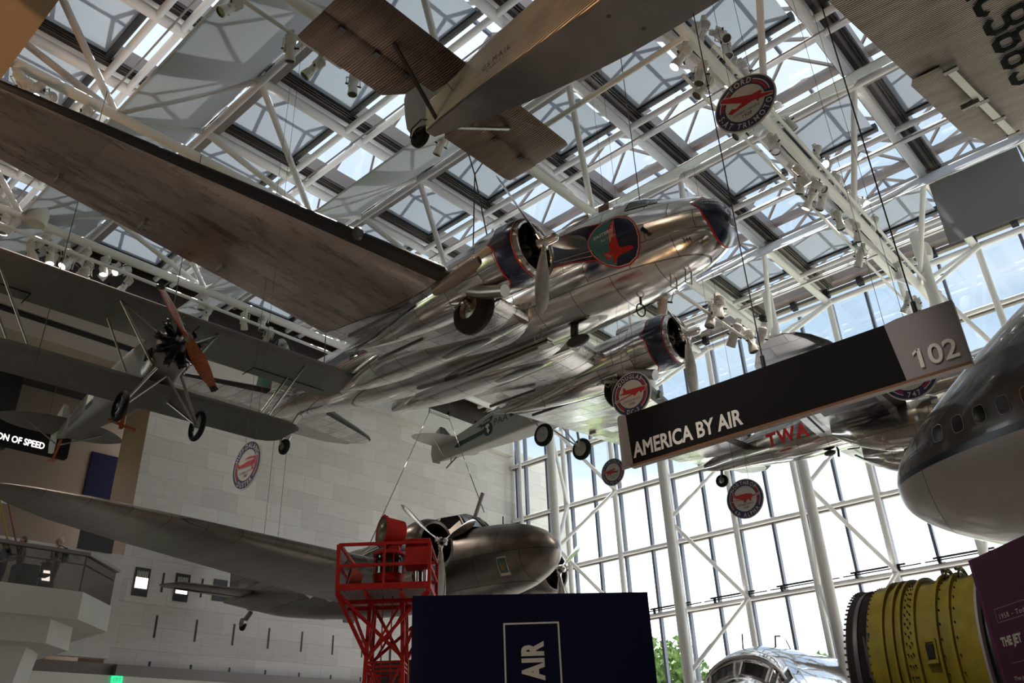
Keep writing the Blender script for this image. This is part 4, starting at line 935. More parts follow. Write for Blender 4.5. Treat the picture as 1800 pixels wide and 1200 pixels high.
# ================================================================== GREY BIPLANE CROP DUSTER
def duster():
    t = thing('biplane', (7.78, 17.0, 11.05), 'grey fabric biplane with orange wooden propeller and bare radial engine facing us', 'aeroplane', rot=(0, 0, RAD(-92)))
    fu = Loft([(-7.6, .03, .02, -.22, 3), (-6.8, .14, .14, -.40, 4), (-5, .30, .32, -.62, 5), (-3, .42, .48, -.80, 5), (-1.6, .46, .52, -.85, 4), (-.9, .45, .48, -.75, 3), (-.55, .42, .42, -.55, 2.2), (-.38, .34, .34, -.38, 2)])
    b = MB(); fu.mesh(b, x1=-1.1, n=40, step=.3); fo = b.build('fuselage', 'duster', t)
    b = MB(); fu.mesh(b, x0=-1.12, n=40, step=.1); cw = b.build('cowling', 'dustermetal', t)
    b = MB()
    for k in range(3): b.box((-.95+.12*k, -.47, -.35+.0*k), (-.88+.12*k, -.42, -.10))
    pieces(b.build('vent', 'dark', cw))
    b = MB()
    for i, s_ in enumerate(('HUFF-DALAND', 'DUSTERS INC.', 'MONROE, LA.')):
        b = MB(); put_text(b, s_, lambda u, v: (-5.55+u, -fu.y_at(-5.55+u, .02-.2*i+v, .012), .02-.2*i+v), .15, 1.3, .02); b.build('lettering', 'black', fo)
    b = MB(); fu.decal(b, [(-4.75, -.3), (-4.2, -.3), (-4.05, .1), (-4.2, .3), (-4.7, .3)], -1, .01, .2); b.build('white_patch', 'sign_white', fo)
    b = MB(); fu.decal(b, [(-4.75, -.32), (-4.2, -.32), (-4.2, -.2), (-4.75, -.2)], -1, .016, .2); b.build('green_patch', 'green', fo)
    b = MB(); radial(b, (-.30, 0, 0), .62, 9, .24)
    for k in range(9):
        th = 2*pi*k/9+.3; d = Vector((0, cos(th), sin(th))); b.tube(Vector((-.2, 0, 0))+d*.45, Vector((-.02, 0, 0))+d*.62, .022, n=6); b.tube(Vector((-.1, 0, 0))+d*.25, Vector((-.28, 0, 0))+d*.66, .014, n=6)
    b.build('engine', 'engine', t)
    b = MB(); hb = Vector((.16, 0, 0)); b.lathe([(-.22, .10), (.0, .13), (.05, .13), (.055, .001)], hb, (1, 0, 0), 20); pr = b.build('propeller_hub', 'steel', t)
    # airscrew axis angle from photograph: one blade to the upper left, one to the lower right
    for th in (RAD(128), RAD(308)):
        b = MB(); blade(b, hb, th, 1.42, .33, .02, 42, 14, wood=True, hand=1); bl = b.build('blade', 'propwood', pr)
        b = MB(); rd = Vector((0, cos(th), sin(th))); tg = Vector((0, -sin(th), cos(th)))
        b.beam(hb+rd*1.27-tg*.0, hb+rd*1.40, .17, .045, up=(1, 0, 0)); b.build('blade_tip', 'propdark', bl)
    # wings
    def w_(name, hs, xl, c, z, tip, gap=0):
        sec = []
        for y in [-hs+.0, -hs+.06, -hs+.2, -hs+.5, -hs+1, 0, hs-1, hs-.5, hs-.2, hs-.06, hs]:
            q = max(0, (abs(y)-(hs-tip))/tip); k = math.sqrt(max(.05, 1-q*q*.95)); sec.append(((xl-(1-k)*c*.25, y, z), c*(.45+.55*k), .10*(.4+.6*k)))
        b = MB(); wing(b, sec, 0, 1, .03, n=14); return b.build(name, 'duster', t)
    up = w_('upper_wing', 5.72, -.62, 1.95, 1.06, .5)
    b = MB()
    for s in (-1, 1):
        b = MB()
        b.box((-2.05, s*2.9-.01, .985), (-2.0, s*5.2+.01, 1.0)) if s > 0 else b.box((-2.05, -5.21, .985), (-2.0, -2.89, 1.0))
        b.box((-2.62, s*2.9-.012, .985), (-2.0, s*2.9+.012, 1.0)); pieces(b.build('aileron_gap', 'dark', up))
    lo = w_('lower_wing', 3.85, -.62, 1.66, -.95, .6)
    st = MB()
    for s in (-1, 1):
        st.tube((-.95, s*2.85, -.9), (-1.05, s*3.9, 1.0), .03); st.tube((-1.75, s*2.85, -.95), (-1.9, s*3.9, .97), .03)
    pieces(st.build('wing_strut', 'steel', t))
    cb = MB()
    for s in (-1, 1):
        cb.tube((-.62, s*.36, -.55), (-.95, s*1.25, 1.0), .035); cb.tube((-.5, s*.35, .2), (-.95, s*1.25, 1.0), .022); cb.tube((-2.0, s*.42, -.3), (-1.95, s*1.15, .98), .025)
    pieces(cb.build('cabane_strut', 'steel', t))
    # undercarriage
    for s in (-1, 1):
        g_ = MB(); hubp = Vector((-.6, s*.91, -1.74))
        g_.tube((-.55, s*.30, -.62), hubp, .035); g_.tube((-1.6, s*.42, -.85), hubp, .035); g_.tube((-.62, s*.02, -.72), hubp-Vector((.0, s*.08, -.04)), .028); g_.tube(hubp-Vector((0, s*.1, 0)), hubp+Vector((0, s*.08, 0)), .03)
        lg = g_.build('undercarriage_leg', 'steel', t)
        b = MB(); R_, w = .37, .12; prof = [(-cos(pi*k/10)*w/2*1.1, R_*.78+R_*.22*sin(pi*k/10)) for k in range(11)] + [(w*.4, R_*.74), (-w*.4, R_*.74), (-w*.55, R_*.78)]
        b.lathe(prof, hubp, (0, 1, 0), 32); ty = b.build('tyre', 'rubber', lg)
        b = MB()
        for k in range(14): d = Vector((cos(2*pi*k/14), 0, sin(2*pi*k/14))); b.tube(hubp+Vector((0, .03*(-1)**k, 0)), hubp+d*R_*.78, .005, n=5)
        b.lathe([(-.07, .001), (-.07, .05), (.07, .05), (.07, .001)], hubp, (0, 1, 0), 14); b.build('spokes', 'steel', ty)
    b = MB(); b.box((-2.9, -.04, -1.35), (-2.8, .04, -.8)); b.beam((-2.85, -.35, -1.2), (-2.85, .35, -1.3), .12, .03); b.build('dust_fan', 'propwood', t)
    # tail
    sec = []
    for q in range(-10, 11):
        y = 1.75*q/10; k = math.sqrt(max(.02, 1-(q/10.)**4)); le = -6.55-.42*abs(q/10.)**2.4; te = -8.1+.25*abs(q/10.)**4; c = (le-te)
        sec.append(((le-(1-k)*c*.5, y, .06), c*k, .05))
    b = MB(); wing(b, sec, 0, 1, 0, n=8); b.build('stabiliser', 'duster', t)
    b = MB(); wing(b, [((x, 0, z), c, .07) for x, z, c in ((-6.9, .05, .75), (-7.05, .4, .65), (-7.35, .75, .45), (-7.6, .88, .15))], 0, 1, 0, (0, 1, 0)); b.build('fin', 'duster', t)
    b = MB(); wing(b, [((-7.62, 0, z), c, .09) for z, c in ((-.62, .15), (-.5, .5), (-.2, .62), (.3, .62), (.7, .5), (.9, .12))], 0, 1, 0, (0, 1, 0)); b.build('rudder', 'fc2', t)
    b = MB()
    for s in (-1, 1): b.tube((-7.45, s*.06, -.42), (-7.2, s*1.05, .03), .022)
    pieces(b.build('tail_strut', 'steel', t))
    b = MB(); b.beam((-7.2, 0, -.3), (-7.55, 0, -.85), .06, .05); b.beam((-7.45, 0, -.86), (-7.75, 0, -.86), .16, .03); b.build('tail_skid', 'propwood', t)
    return t
duster_plane = duster()
# ================================================================== BIG GREY TWIN (low, behind the red tower)
def twin247():
    t = thing('monoplane_twin', (16.1, 12.8, 6.7), 'dark grey low-wing twin-engined airliner with three-bladed propellers, low behind the red beacon tower', 'aeroplane', rot=(0, RAD(1.0), RAD(-90)))
    fu = Loft([(-15.6, .02, .95, .75, 2), (-15.0, .12, 1.05, .60, 2), (-13.5, .35, 1.12, .22, 2.1), (-11.5, .62, 1.18, -.24, 2.2), (-9, .80, 1.24, -.60, 2.3), (-6, .90, 1.30, -.88, 2.3), (-3.9, .92, 1.25, -.96, 2.25), (-2.9, .90, 1.0, -.98, 2.2),
               (-2.0, .86, .95, -.94, 2.1), (-1.1, .76, .82, -.82, 2), (-.5, .58, .60, -.60, 2), (-.18, .38, .38, -.38, 2), (-.04, .18, .17, -.18, 2), (0, .01, .01, -.01, 2)])
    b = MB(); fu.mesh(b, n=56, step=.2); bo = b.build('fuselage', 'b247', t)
    # cockpit: forward-raked windscreen
    b = MB()
    A = [(-2.75, .60, .70), (-2.75, -.60, .70), (-3.35, -.52, 1.16), (-3.35, .52, 1.16)]
    b.prism([( -2.62, .62, .66), (-2.95, .50, 1.14), (-4.6, .40, 1.16), (-5.4, .55, .95), (-4.6, .80, .7)], (0, 0, 0)) if False else None
    rows = [[(-2.55, -.62, 0.86), (-2.55, -.3, 0.98), (-2.55, .3, 0.98), (-2.55, .62, 0.86)], [(-2.95, -.50, 1.34), (-2.95, -.28, 1.42), (-2.95, .28, 1.42), (-2.95, .50, 1.34)],
            [(-3.6, -.62, 1.36), (-3.6, -.32, 1.46), (-3.6, .32, 1.46), (-3.6, .62, 1.36)], [(-5.2, -.72, 1.16), (-5.2, -.35, 1.37), (-5.2, .35, 1.37), (-5.2, .72, 1.16)]]
    b.rows(rows, False, False, False); b.poly([rows[0][0], rows[1][0], rows[2][0], rows[3][0], (-5.2, -.86, 0.74), (-2.6, -.84, 0.74)]); b.poly([rows[0][3], rows[1][3], rows[2][3], rows[3][3], (-5.2, .86, 0.74), (-2.6, .84, 0.74)])
    cp = b.build('cockpit_roof', 'b247', t)
    b = MB()
    for s in (-1, 1):
        b.poly([(-2.66, s*.62, 0.94), (-2.96, s*.535, 1.31), (-3.5, s*.64, 1.32), (-3.5, s*.80, 0.92)]); b.poly([(-3.6, s*.66, 1.31), (-4.4, s*.72, 1.22), (-4.4, s*.84, 0.86), (-3.6, s*.83, 0.90)])
    b.poly([(-2.54, -.55, 0.92), (-2.54, -.04, 1.00), (-2.92, -.04, 1.38), (-2.92, -.46, 1.32)]); b.poly([(-2.54, .55, 0.92), (-2.54, .04, 1.00), (-2.92, .04, 1.38), (-2.92, .46, 1.32)])
    b.v = [(v[0]+.015*(v[0] > -2.6), v[1]*1.05, v[2]+.012) for v in b.v]; pieces(b.build('cockpit_window', 'winglass', cp))
    b = MB(); b.beam((-2.85, 0, 1.38), (-2.55, 0, 1.98), .05, .10); b.tube((-1.9, .1, .9), (-1.9, .1, 1.2), .02); b.tube((-4.2, 0, 1.4), (-4.2, 0, 1.52), .03); pieces(b.build('aerial_mast', 'bronze', t))
    b = MB(); fu.decal(b, [(-1.34, -.12), (-1.06, -.12), (-1.06, -.56), (-1.34, -.56)], -1, .008, .1); em = b.build('crew_badge', 'letter', t)
    b = MB(); fu.decal(b, [(-1.32, -.16), (-1.08, -.16), (-1.08, -.50), (-1.32, -.50)], -1, .012, .1); b.build('badge_field', 'teal', em)
    b = MB(); fu.decal(b, [(-1.26, -.20), (-1.23, -.30), (-1.17, -.30), (-1.13, -.20), (-1.12, -.34), (-1.17, -.46), (-1.23, -.46), (-1.27, -.34)], -1, .016, .08); b.build('badge_eagle', 'yel_trim', em)
    b = MB(); fu.decal(b, [(-9.7, .25), (-8.4, .62), (-8.4, .1), (-9.2, -.05)], -1, .01, .15); fu.decal(b, [(-8.15+.28*cos(k*pi/12), .0+.28*sin(k*pi/12)) for k in range(24)], -1, .01, .12); pieces(b.build('fuselage_badge', 'letter', t))
    b = MB()
    for k in range(5): fu.decal(b, [(-6.3-.85*k, .62), (-5.85-.85*k, .62), (-5.85-.85*k, .20), (-6.3-.85*k, .20)], -1, .01, .15)
    pieces(b.build('cabin_window', 'winglass', t))
    # wing
    for s in (-1, 1):
        sec = []
        for y in (0, .9, 2.2, 4, 6, 8, 9.6, 10.5, 11.0, 11.25, 11.33):
            q = max(0, (y-8.6)/2.75); k = math.sqrt(max(.03, 1-q*q)); c = 4.7-.245*y; le = -2.95-.135*y
            sec.append(((le-(1-k)*c*.38, s*y, -.40+.075*max(0, y-1.5)+.0), c*k, (.17-.006*y)*(.5+.5*k)))
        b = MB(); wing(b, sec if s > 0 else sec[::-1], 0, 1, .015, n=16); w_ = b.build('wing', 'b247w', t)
        b = MB(); wing(b, [((-2.93-.135*y+.01, s*y, -.40+.075*(y-1.5)), 4.7-.245*y, .172-.006*y) for y in ((3.25, 3.75) if s > 0 else (-3.25, -3.75))[::1]] if s > 0 else [((-2.93-.135*y+.01, -y, -.40+.075*(y-1.5)), 4.7-.245*y, .172-.006*y) for y in (3.75, 3.25)], 0, .09, .015, n=10); b.build('landing_light', 'lens', w_)
        b = MB(); D = (0, s*2.27, .08)
        na = Loft([(-6.2, .03, -.28, -.36, 2), (-5.0, .34, .12, -.62, 2), (-3.8, .52, .42, -.66, 2), (-2.75, .56, .55, -.58, 2), (-2.4, .56, .56, -.56, 2)])
        shifted(b, lambda q: na.mesh(q, n=36, step=.2), D); n_ = b.build('nacelle', 'b247', t)
        b = MB(); b.lathe([(-2.72, .605), (-2.45, .655), (-2.15, .65), (-1.98, .60), (-1.93, .545), (-1.95, .50), (-2.1, .48), (-2.6, .5)], D, (1, 0, 0), 48); cw = b.build('engine_cowl', 'b247', n_)
        b = MB(); radial(b, (-2.32, D[1], D[2]), .50, 9, .28); b.lathe([(-2.58, .56), (-2.57, .01)], D, (1, 0, 0), 24); b.build('engine', 'engine', n_)
        b = MB(); hb = Vector((-1.82, D[1], D[2])); b.lathe([(-.25, .10), (-.12, .14), (.04, .14), (.08, .10), (.2, .095), (.22, .07), (.25, .005)], hb, (1, 0, 0), 20)
        a0 = RAD(32) if s < 0 else RAD(38)
        for k in range(3): d = Vector((0, cos(a0+2*pi*k/3), sin(a0+2*pi*k/3))); b.tube(hb, hb+d*.2, .075, .06, 12); b.ball(hb+d*.14-Vector((.02, 0, 0)), .075, 10, 6)
        pr = b.build('propeller_hub', 'chrome', t)
        for k in range(3): b = MB(); blade(b, hb, a0+2*pi*k/3, 1.46, .26, .17, 58, 22, hand=1); b.build('blade', 'chrome', pr)
        b = MB(); b.ball((-3.6, D[1], -.85), .42, sc=(1.0, .35, 1.0)); b.build('retracted_tyre', 'rubber', n_)
        if s < 0:
            b = MB()
            for q in range(5): na.line(b, [(-3.9-.1*q, .40-.09*q), (-3.1-.05*q, .44-.08*q)], .035, -1, .012)
            b.v = [tuple(Vector(v)+Vector(D)) for v in b.v]; b.build('flag_stripes', 'letter', n_)
    b = MB(); b.beam((-1.95, -.35, -.82), (-1.95, -.35, -1.28), .02, .16); b.tube((-1.7, -.2, -.85), (-1.7, -.2, -1.3), .018); b.tube((-2.9, -.5, -1.0), (-2.9, -.5, -1.2), .03); pieces(b.build('pitot_mast', 'bronze', t))
    # tail
    for s in (-1, 1):
        sec = [((-12.95-.14*y-(.35 if y > 3.0 else 0)-(.25 if y > 3.15 else 0), s*y, .78), (1.75-.2*y)*(1 if y < 2.9 else (.55 if y < 3.1 else .18)), .10) for y in (0.1, 1, 2, 2.8, 3.05, 3.2)]
        b = MB(); wing(b, sec if s > 0 else sec[::-1], 0, 1, 0, n=12); st_ = b.build('stabiliser', 'b247w', t)
        b = MB(); b.beam((-13.95, s*.4, .72), (-14.12, s*2.7, .72), .03, .03); b.build('elevator_gap', 'dark', st_)
    b = MB(); wing(b, [((x, 0, z), c, .1) for x, z, c in ((-12.9, 1.0, 2.4), (-13.6, 1.8, 1.8), (-14.1, 2.5, 1.2), (-14.5, 2.75, .5))], 0, 1, 0, (0, 1, 0)); b.build('fin', 'b247', t)
    g_ = MB(); g_.beam((-13.7, 0, .2), (-14.05, 0, -.05), .14, .09); g_.lathe([(-.09, .02), (-.08, .15), (.08, .15), (.09, .02)], (-14.1, 0, -.10), (0, 1, 0), 18); tg = g_.build('tail_wheel_leg', 'b247', t)
    wheel('w', (-14.12, 0, -.2), (0, 1, 0), .17, .13, tg)
    return t
twin = twin247()
# ================================================================== FAIRCHILD (pale grey high-wing with green arrow)
def fc2():
    t = thing('high_wing_monoplane', (23.89, 16.41, 14.85), 'pale grey high-wing monoplane with a dark green arrow and globe badge, under the airliner', 'aeroplane', rot=(RAD(.6), RAD(.5), RAD(-90.5)))
    fu = Loft([(-9.15, .03, -.05, -.68, 8), (-8.4, .13, .08, -.72, 9), (-7, .26, .28, -.76, 9), (-5.4, .42, .55, -.80, 9), (-4.4, .52, .85, -.82, 9), (-3.6, .56, 1.08, -.82, 9), (-1.9, .58, 1.1, -.82, 9), (-1.0, .5, .6, -.75, 5), (-.4, .40, .35, -.6, 3)])
    b = MB(); fu.mesh(b, n=56, step=.3); fo = b.build('fuselage', 'fc2', t)
    b = MB(); fu.decal(b, [(-2.4, .16), (-2.4, -.06), (-4.25, -.12), (-4.25, .10)], -1, .012, .2); fu.decal(b, [(-5.9, -.15), (-5.9, -.35), (-7.3, -.40), (-7.5, -.48), (-7.9, -.36), (-7.65, -.26), (-7.45, -.19), (-7.2, -.20)], -1, .012, .2)
    for k in range(10): pass
    fu.decal(b, [(-5.6+.30*cos(k*pi/12), -.22+.30*sin(k*pi/12)) for k in range(24)], -1, .014, .12)
    fu.decal(b, [(-5.35, .10), (-5.25, .30), (-5.9, .20), (-6.35, .05), (-6.05, .02), (-6.1, -.08), (-5.8, .0)], -1, .014, .1)
    put_text(b, 'PAA', lambda u, v: (-4.78+u, -fu.y_at(-4.78+u, -.19+v, .014), -.19+v), .30, .85, .0)
    ar = b.build('arrow_marking', 'green', fo)
    b = MB(); fu.decal(b, [(-5.72, .0), (-5.55, .02), (-5.5, -.1), (-5.6, -.18), (-5.5, -.3), (-5.58, -.44), (-5.68, -.3), (-5.66, -.18), (-5.78, -.1)], -1, .02, .08); put_text(b, 'PANAGRA', lambda u, v: (-5.72+u, -fu.y_at(-5.72+u, .10+v+u*.1, .02), .10+v+u*.1), .09, .55, .01); b.build('globe_land', 'letter', ar)
    b = MB(); b.lathe([(-1.0, .50), (-.6, .48), (-.3, .40), (-.25, .3)], (0, 0, 0), (1, 0, 0), 30); b.build('cowling', 'fc2', t)
    b = MB(); radial(b, (-.15, 0, 0), .5, 9, .25); b.build('engine', 'engine', t)
    b = MB(); b.lathe([(-.1, .1), (.1, .1), (.12, .01)], (.2, 0, 0), (1, 0, 0), 14); pr = b.build('propeller_hub', 'steel', t)
    for th in (RAD(70), RAD(250)): b = MB(); blade(b, (.25, 0, 0), th, 1.35, .2, .08); b.build('blade', 'prop', pr)
    sec = [((-1.7-.15*max(0, (abs(y)-5.9)), y, 1.18), 2.1*(1 if abs(y) < 5.9 else (.8 if abs(y) < 6.4 else .35)), .12) for y in (-6.7, -6.4, -5.9, 0, 5.9, 6.4, 6.7)]
    b = MB(); wing(b, sec, 0, 1, .03); b.build('wing', 'fc2', t)
    b = MB()
    for s in (-1, 1): b.beam((-1.9, s*.58, -.7), (-2.2, s*3.4, 1.1), .1, .04); b.beam((-3.0, s*.58, -.7), (-3.2, s*3.4, 1.1), .1, .04)
    pieces(b.build('wing_strut', 'fc2', t))
    for s in (-1, 1):
        g_ = MB(); hp = Vector((-2.0, s*1.1, -1.7)); g_.beam((-1.85, s*.56, .3), hp+Vector((0, -s*.05, .05)), .09, .05); g_.tube((-1.7, s*.56, .0), (-2.05, s*.62, -.78), .03); g_.tube((-2.9, s*.5, -.78), hp, .03); g_.tube((-2.1, 0, -.95), hp, .03); g_.tube(hp-Vector((0, s*.1, 0)), hp+Vector((0, s*.12, 0)), .04)
        lg = g_.build('undercarriage_leg', 'fc2', t)
        wheel('w', hp+Vector((0, s*.06, 0)), (0, 1, 0), .44, .2, lg, 'fc2', .68)
    sec = []
    for q in range(-10, 11):
        y = 1.9*q/10; k = math.sqrt(max(.03, 1-abs(q/10.)**3)); le = -7.55-.35*abs(q/10.)**2; sec.append(((le-(1-k)*.7, y, .0), (1.55-.1*abs(q/10.))*k, .05))
    b = MB(); wing(b, sec, 0, 1, 0, n=8); b.build('stabiliser', 'fc2', t)
    b = MB(); wing(b, [((x, 0, z), c, .08) for x, z, c in ((-8.1, .0, .9), (-8.35, .45, .75), (-8.65, .8, .45), (-8.9, .95, .12))], 0, 1, 0, (0, 1, 0)); b.build('fin', 'duster', t)
    b = MB(); wing(b, [((-8.95, 0, z), c, .09) for z, c in ((-.76, .1), (-.6, .5), (-.2, .62), (.4, .55), (.8, .3), (.95, .06))], 0, 1, 0, (0, 1, 0)); ru = b.build('rudder', 'fc2', t)
    b = MB(); put_text(b, 'NC 6853', lambda u, v: (-8.85+u, -.06, .35+v), .16, .75, .0); b.build('lettering', 'black', ru)
    b = MB()
    for s in (-1, 1): b.tube((-8.6, s*.08, -.6), (-8.2, s*1.2, -.02), .02)
    pieces(b.build('tail_strut', 'steel', t))
    b = MB(); b.path([(-7.9, 0, -.75), (-8.3, 0, -.95), (-8.55, 0, -1.08)], .035); b.tube((-8.1, -.12, -.72), (-8.3, 0, -.98), .02); b.build('tail_skid', 'bronze', t)
    return t
fc = fc2()
# ================================================================== NORTHROP ALPHA (bright low-wing with red letters)
def alpha():
    t = thing('mail_monoplane', (22.33, 2.85, 10.26), 'bright silver low-wing monoplane with red TWA letters, behind the black hanging sign', 'aeroplane', rot=(RAD(1.5), RAD(-1.1), RAD(-85.9)))
    fu = Loft([(-8.62, .03, -.22, -.42, 2), (-8.2, .12, -.05, -.55, 2), (-7.2, .30, .16, -.66, 2.6), (-5.8, .50, .42, -.80, 3.2), (-4.4, .58, .62, -.82, 2.8), (-3, .62, .66, -.75, 2.2), (-1.6, .62, .62, -.66, 2), (-.9, .60, .60, -.60, 2), (-.55, .52, .52, -.52, 2)])
    b = MB(); fu.mesh(b, n=48, step=.2); fo = b.build('fuselage', 'alpha', t)
    b = MB(); put_text(b, 'TWA', lambda u, v: (-5.82+u, -fu.y_at(-5.82+u, -.40+v, .014), -.40+v), .40, 1.25, .03, spacing=1.2); b.build('lettering', 'red', fo)
    b = MB(); fu.decal(b, [(-5.95+.36*cos(k*pi/12), -.60+.05*sin(k*pi/12)) for k in range(24)], -1, .012, .1); o_ = b.build('oval_badge', 'letter', fo)
    b = MB(); fu.decal(b, [(-5.95+.2*cos(k*pi/8), -.60+.022*sin(k*pi/8)) for k in range(16)], -1, .018, .1); b.build('badge_centre', 'red', o_)
    b = MB(); b.lathe([(-1.15, .68), (-.7, .74), (-.25, .74), (-.12, .70), (-.12, .62), (-.3, .58), (-.8, .55)], (0, 0, 0), (1, 0, 0), 44); cw = b.build('engine_cowl', 'alpha', t)
    b = MB(); radial(b, (-.45, 0, 0), .58, 9, .25); b.build('engine', 'engine', cw)
    b = MB(); b.lathe([(-.1, .12), (.1, .12), (.2, .06), (.22, .005)], (0, 0, 0), (1, 0, 0), 16); pr = b.build('propeller_hub', 'chrome', t)
    for th in (RAD(20), RAD(200)): b = MB(); blade(b, (.0, 0, 0), th, 1.4, .22, .1); b.build('blade', 'prop', pr)
    for s in (-1, 1):
        sec = []
        for y in (.3, 1.2, 1.9, 3.2, 4.6, 5.4, 5.9, 6.2, 6.32):
            q = max(0, (y-4.6)/1.75); k = math.sqrt(max(.03, 1-q*q)); c = 2.5-.13*max(0, y-1.2); le = -2.42-.10*max(0, y-1.2); sec.append(((le-(1-k)*c*.4, s*y, -.55+.10*max(0, y-1.5)), c*k, .14*(.6+.4*k)))
        b = MB(); wing(b, sec if s > 0 else sec[::-1], 0, 1, .015, n=14); w_ = b.build('wing', 'alphaw', t)
        bs = [((l[0]+.02, l[1], l[2]), c, th+.01) for l, c, th in sec[1:8]]
        b = MB(); wing(b, bs if s > 0 else bs[::-1], 0, .10, .015, n=8); b.build('deicer_boot', 'boot', w_)
        b = MB()
        if s < 0:
            for i, ch_ in enumerate('NC11Y'):
                if ch_: put_text(b, ch_, lambda u, v: (-4.15+v, -5.2+.85*i+u, -.55+.10*(abs(-5.2+.85*i+u)-1.5)-.215), 1.3, .62, .04)
            b.build('registration', 'black', w_)
        b = MB(); b.beam((-4.6, s*1.3, -.70), (-4.6, s*4.0, -.42), .05, .03); b.build('flap_gap', 'dark', w_)
        # trouser leg and wheel
        tr = Loft([(-4.4, .03, -.6, -.9, 2), (-3.8, .2, -.5, -1.35, 2), (-2.9, .26, -.45, -1.7, 2.3), (-2.3, .24, -.45, -1.75, 2.3), (-1.9, .12, -.5, -1.5, 2), (-1.75, .02, -.6, -1.2, 2)])
        b = MB(); shifted(b, lambda q: tr.mesh(q, n=24, step=.15), (0, s*1.35, 0)); tf = b.build('trouser_fairing', 'alpha', t)
        wheel('w', (-2.5, s*1.35, -1.72), (0, 1, 0), .33, .2, tf)
        ss = [((-7.0, s*.15, -.1), 1.45, .09), ((-7.15, s*1.2, -.1), 1.3, .08), ((-7.35, s*2.1, -.1), .95, .07), ((-7.6, s*2.4, -.1), .4, .06)]
        b = MB(); wing(b, ss if s > 0 else ss[::-1], 0, 1, 0); sb = b.build('stabiliser', 'alphaw', t)
        bs = [((l[0]+.02, l[1], l[2]), c, th+.02) for l, c, th in ss]
        b = MB(); wing(b, bs if s > 0 else bs[::-1], 0, .15, 0, n=8); b.build('deicer_boot', 'boot', sb)
    b = MB(); wing(b, [((x, 0, z), c, .09) for x, z, c in ((-6.9, .1, 1.7), (-7.4, .7, 1.3), (-7.8, 1.2, .9), (-8.1, 1.4, .35))], 0, 1, 0, (0, 1, 0)); fi = b.build('fin', 'alpha', t)
    b = MB(); wing(b, [((x+.02, 0, z), 1., .13) for x, z in ((-6.9, .15), (-7.4, .7), (-7.8, 1.2))], 0, .12, 0, (0, 1, 0), 8); b.build('deicer_boot', 'boot', fi)
    g_ = MB(); g_.tube((-8.1, 0, -.5), (-8.12, 0, -.8), .04); g_.path([(-8.1, -.07, -.6), (-8.15, -.07, -.85)], .02); tg = g_.build('tail_wheel_leg', 'bronze', t); wheel('w', (-8.15, 0, -.85), (0, 1, 0), .19, .12, tg)
    b = MB(); b.ball((-4.9, -.1, -.9), .10, sc=(1.6, 1, .8)); b.tube((-4.7, .1, -.7), (-4.75, .1, -1.0), .03); b.path([(-4.0, -.2, -.75), (-4.1, -.2, -1.0), (-4.4, -.2, -.95)], .02); pieces(b.build('belly_fitting', 'boot', t))
    return t
alpha_plane = alpha()
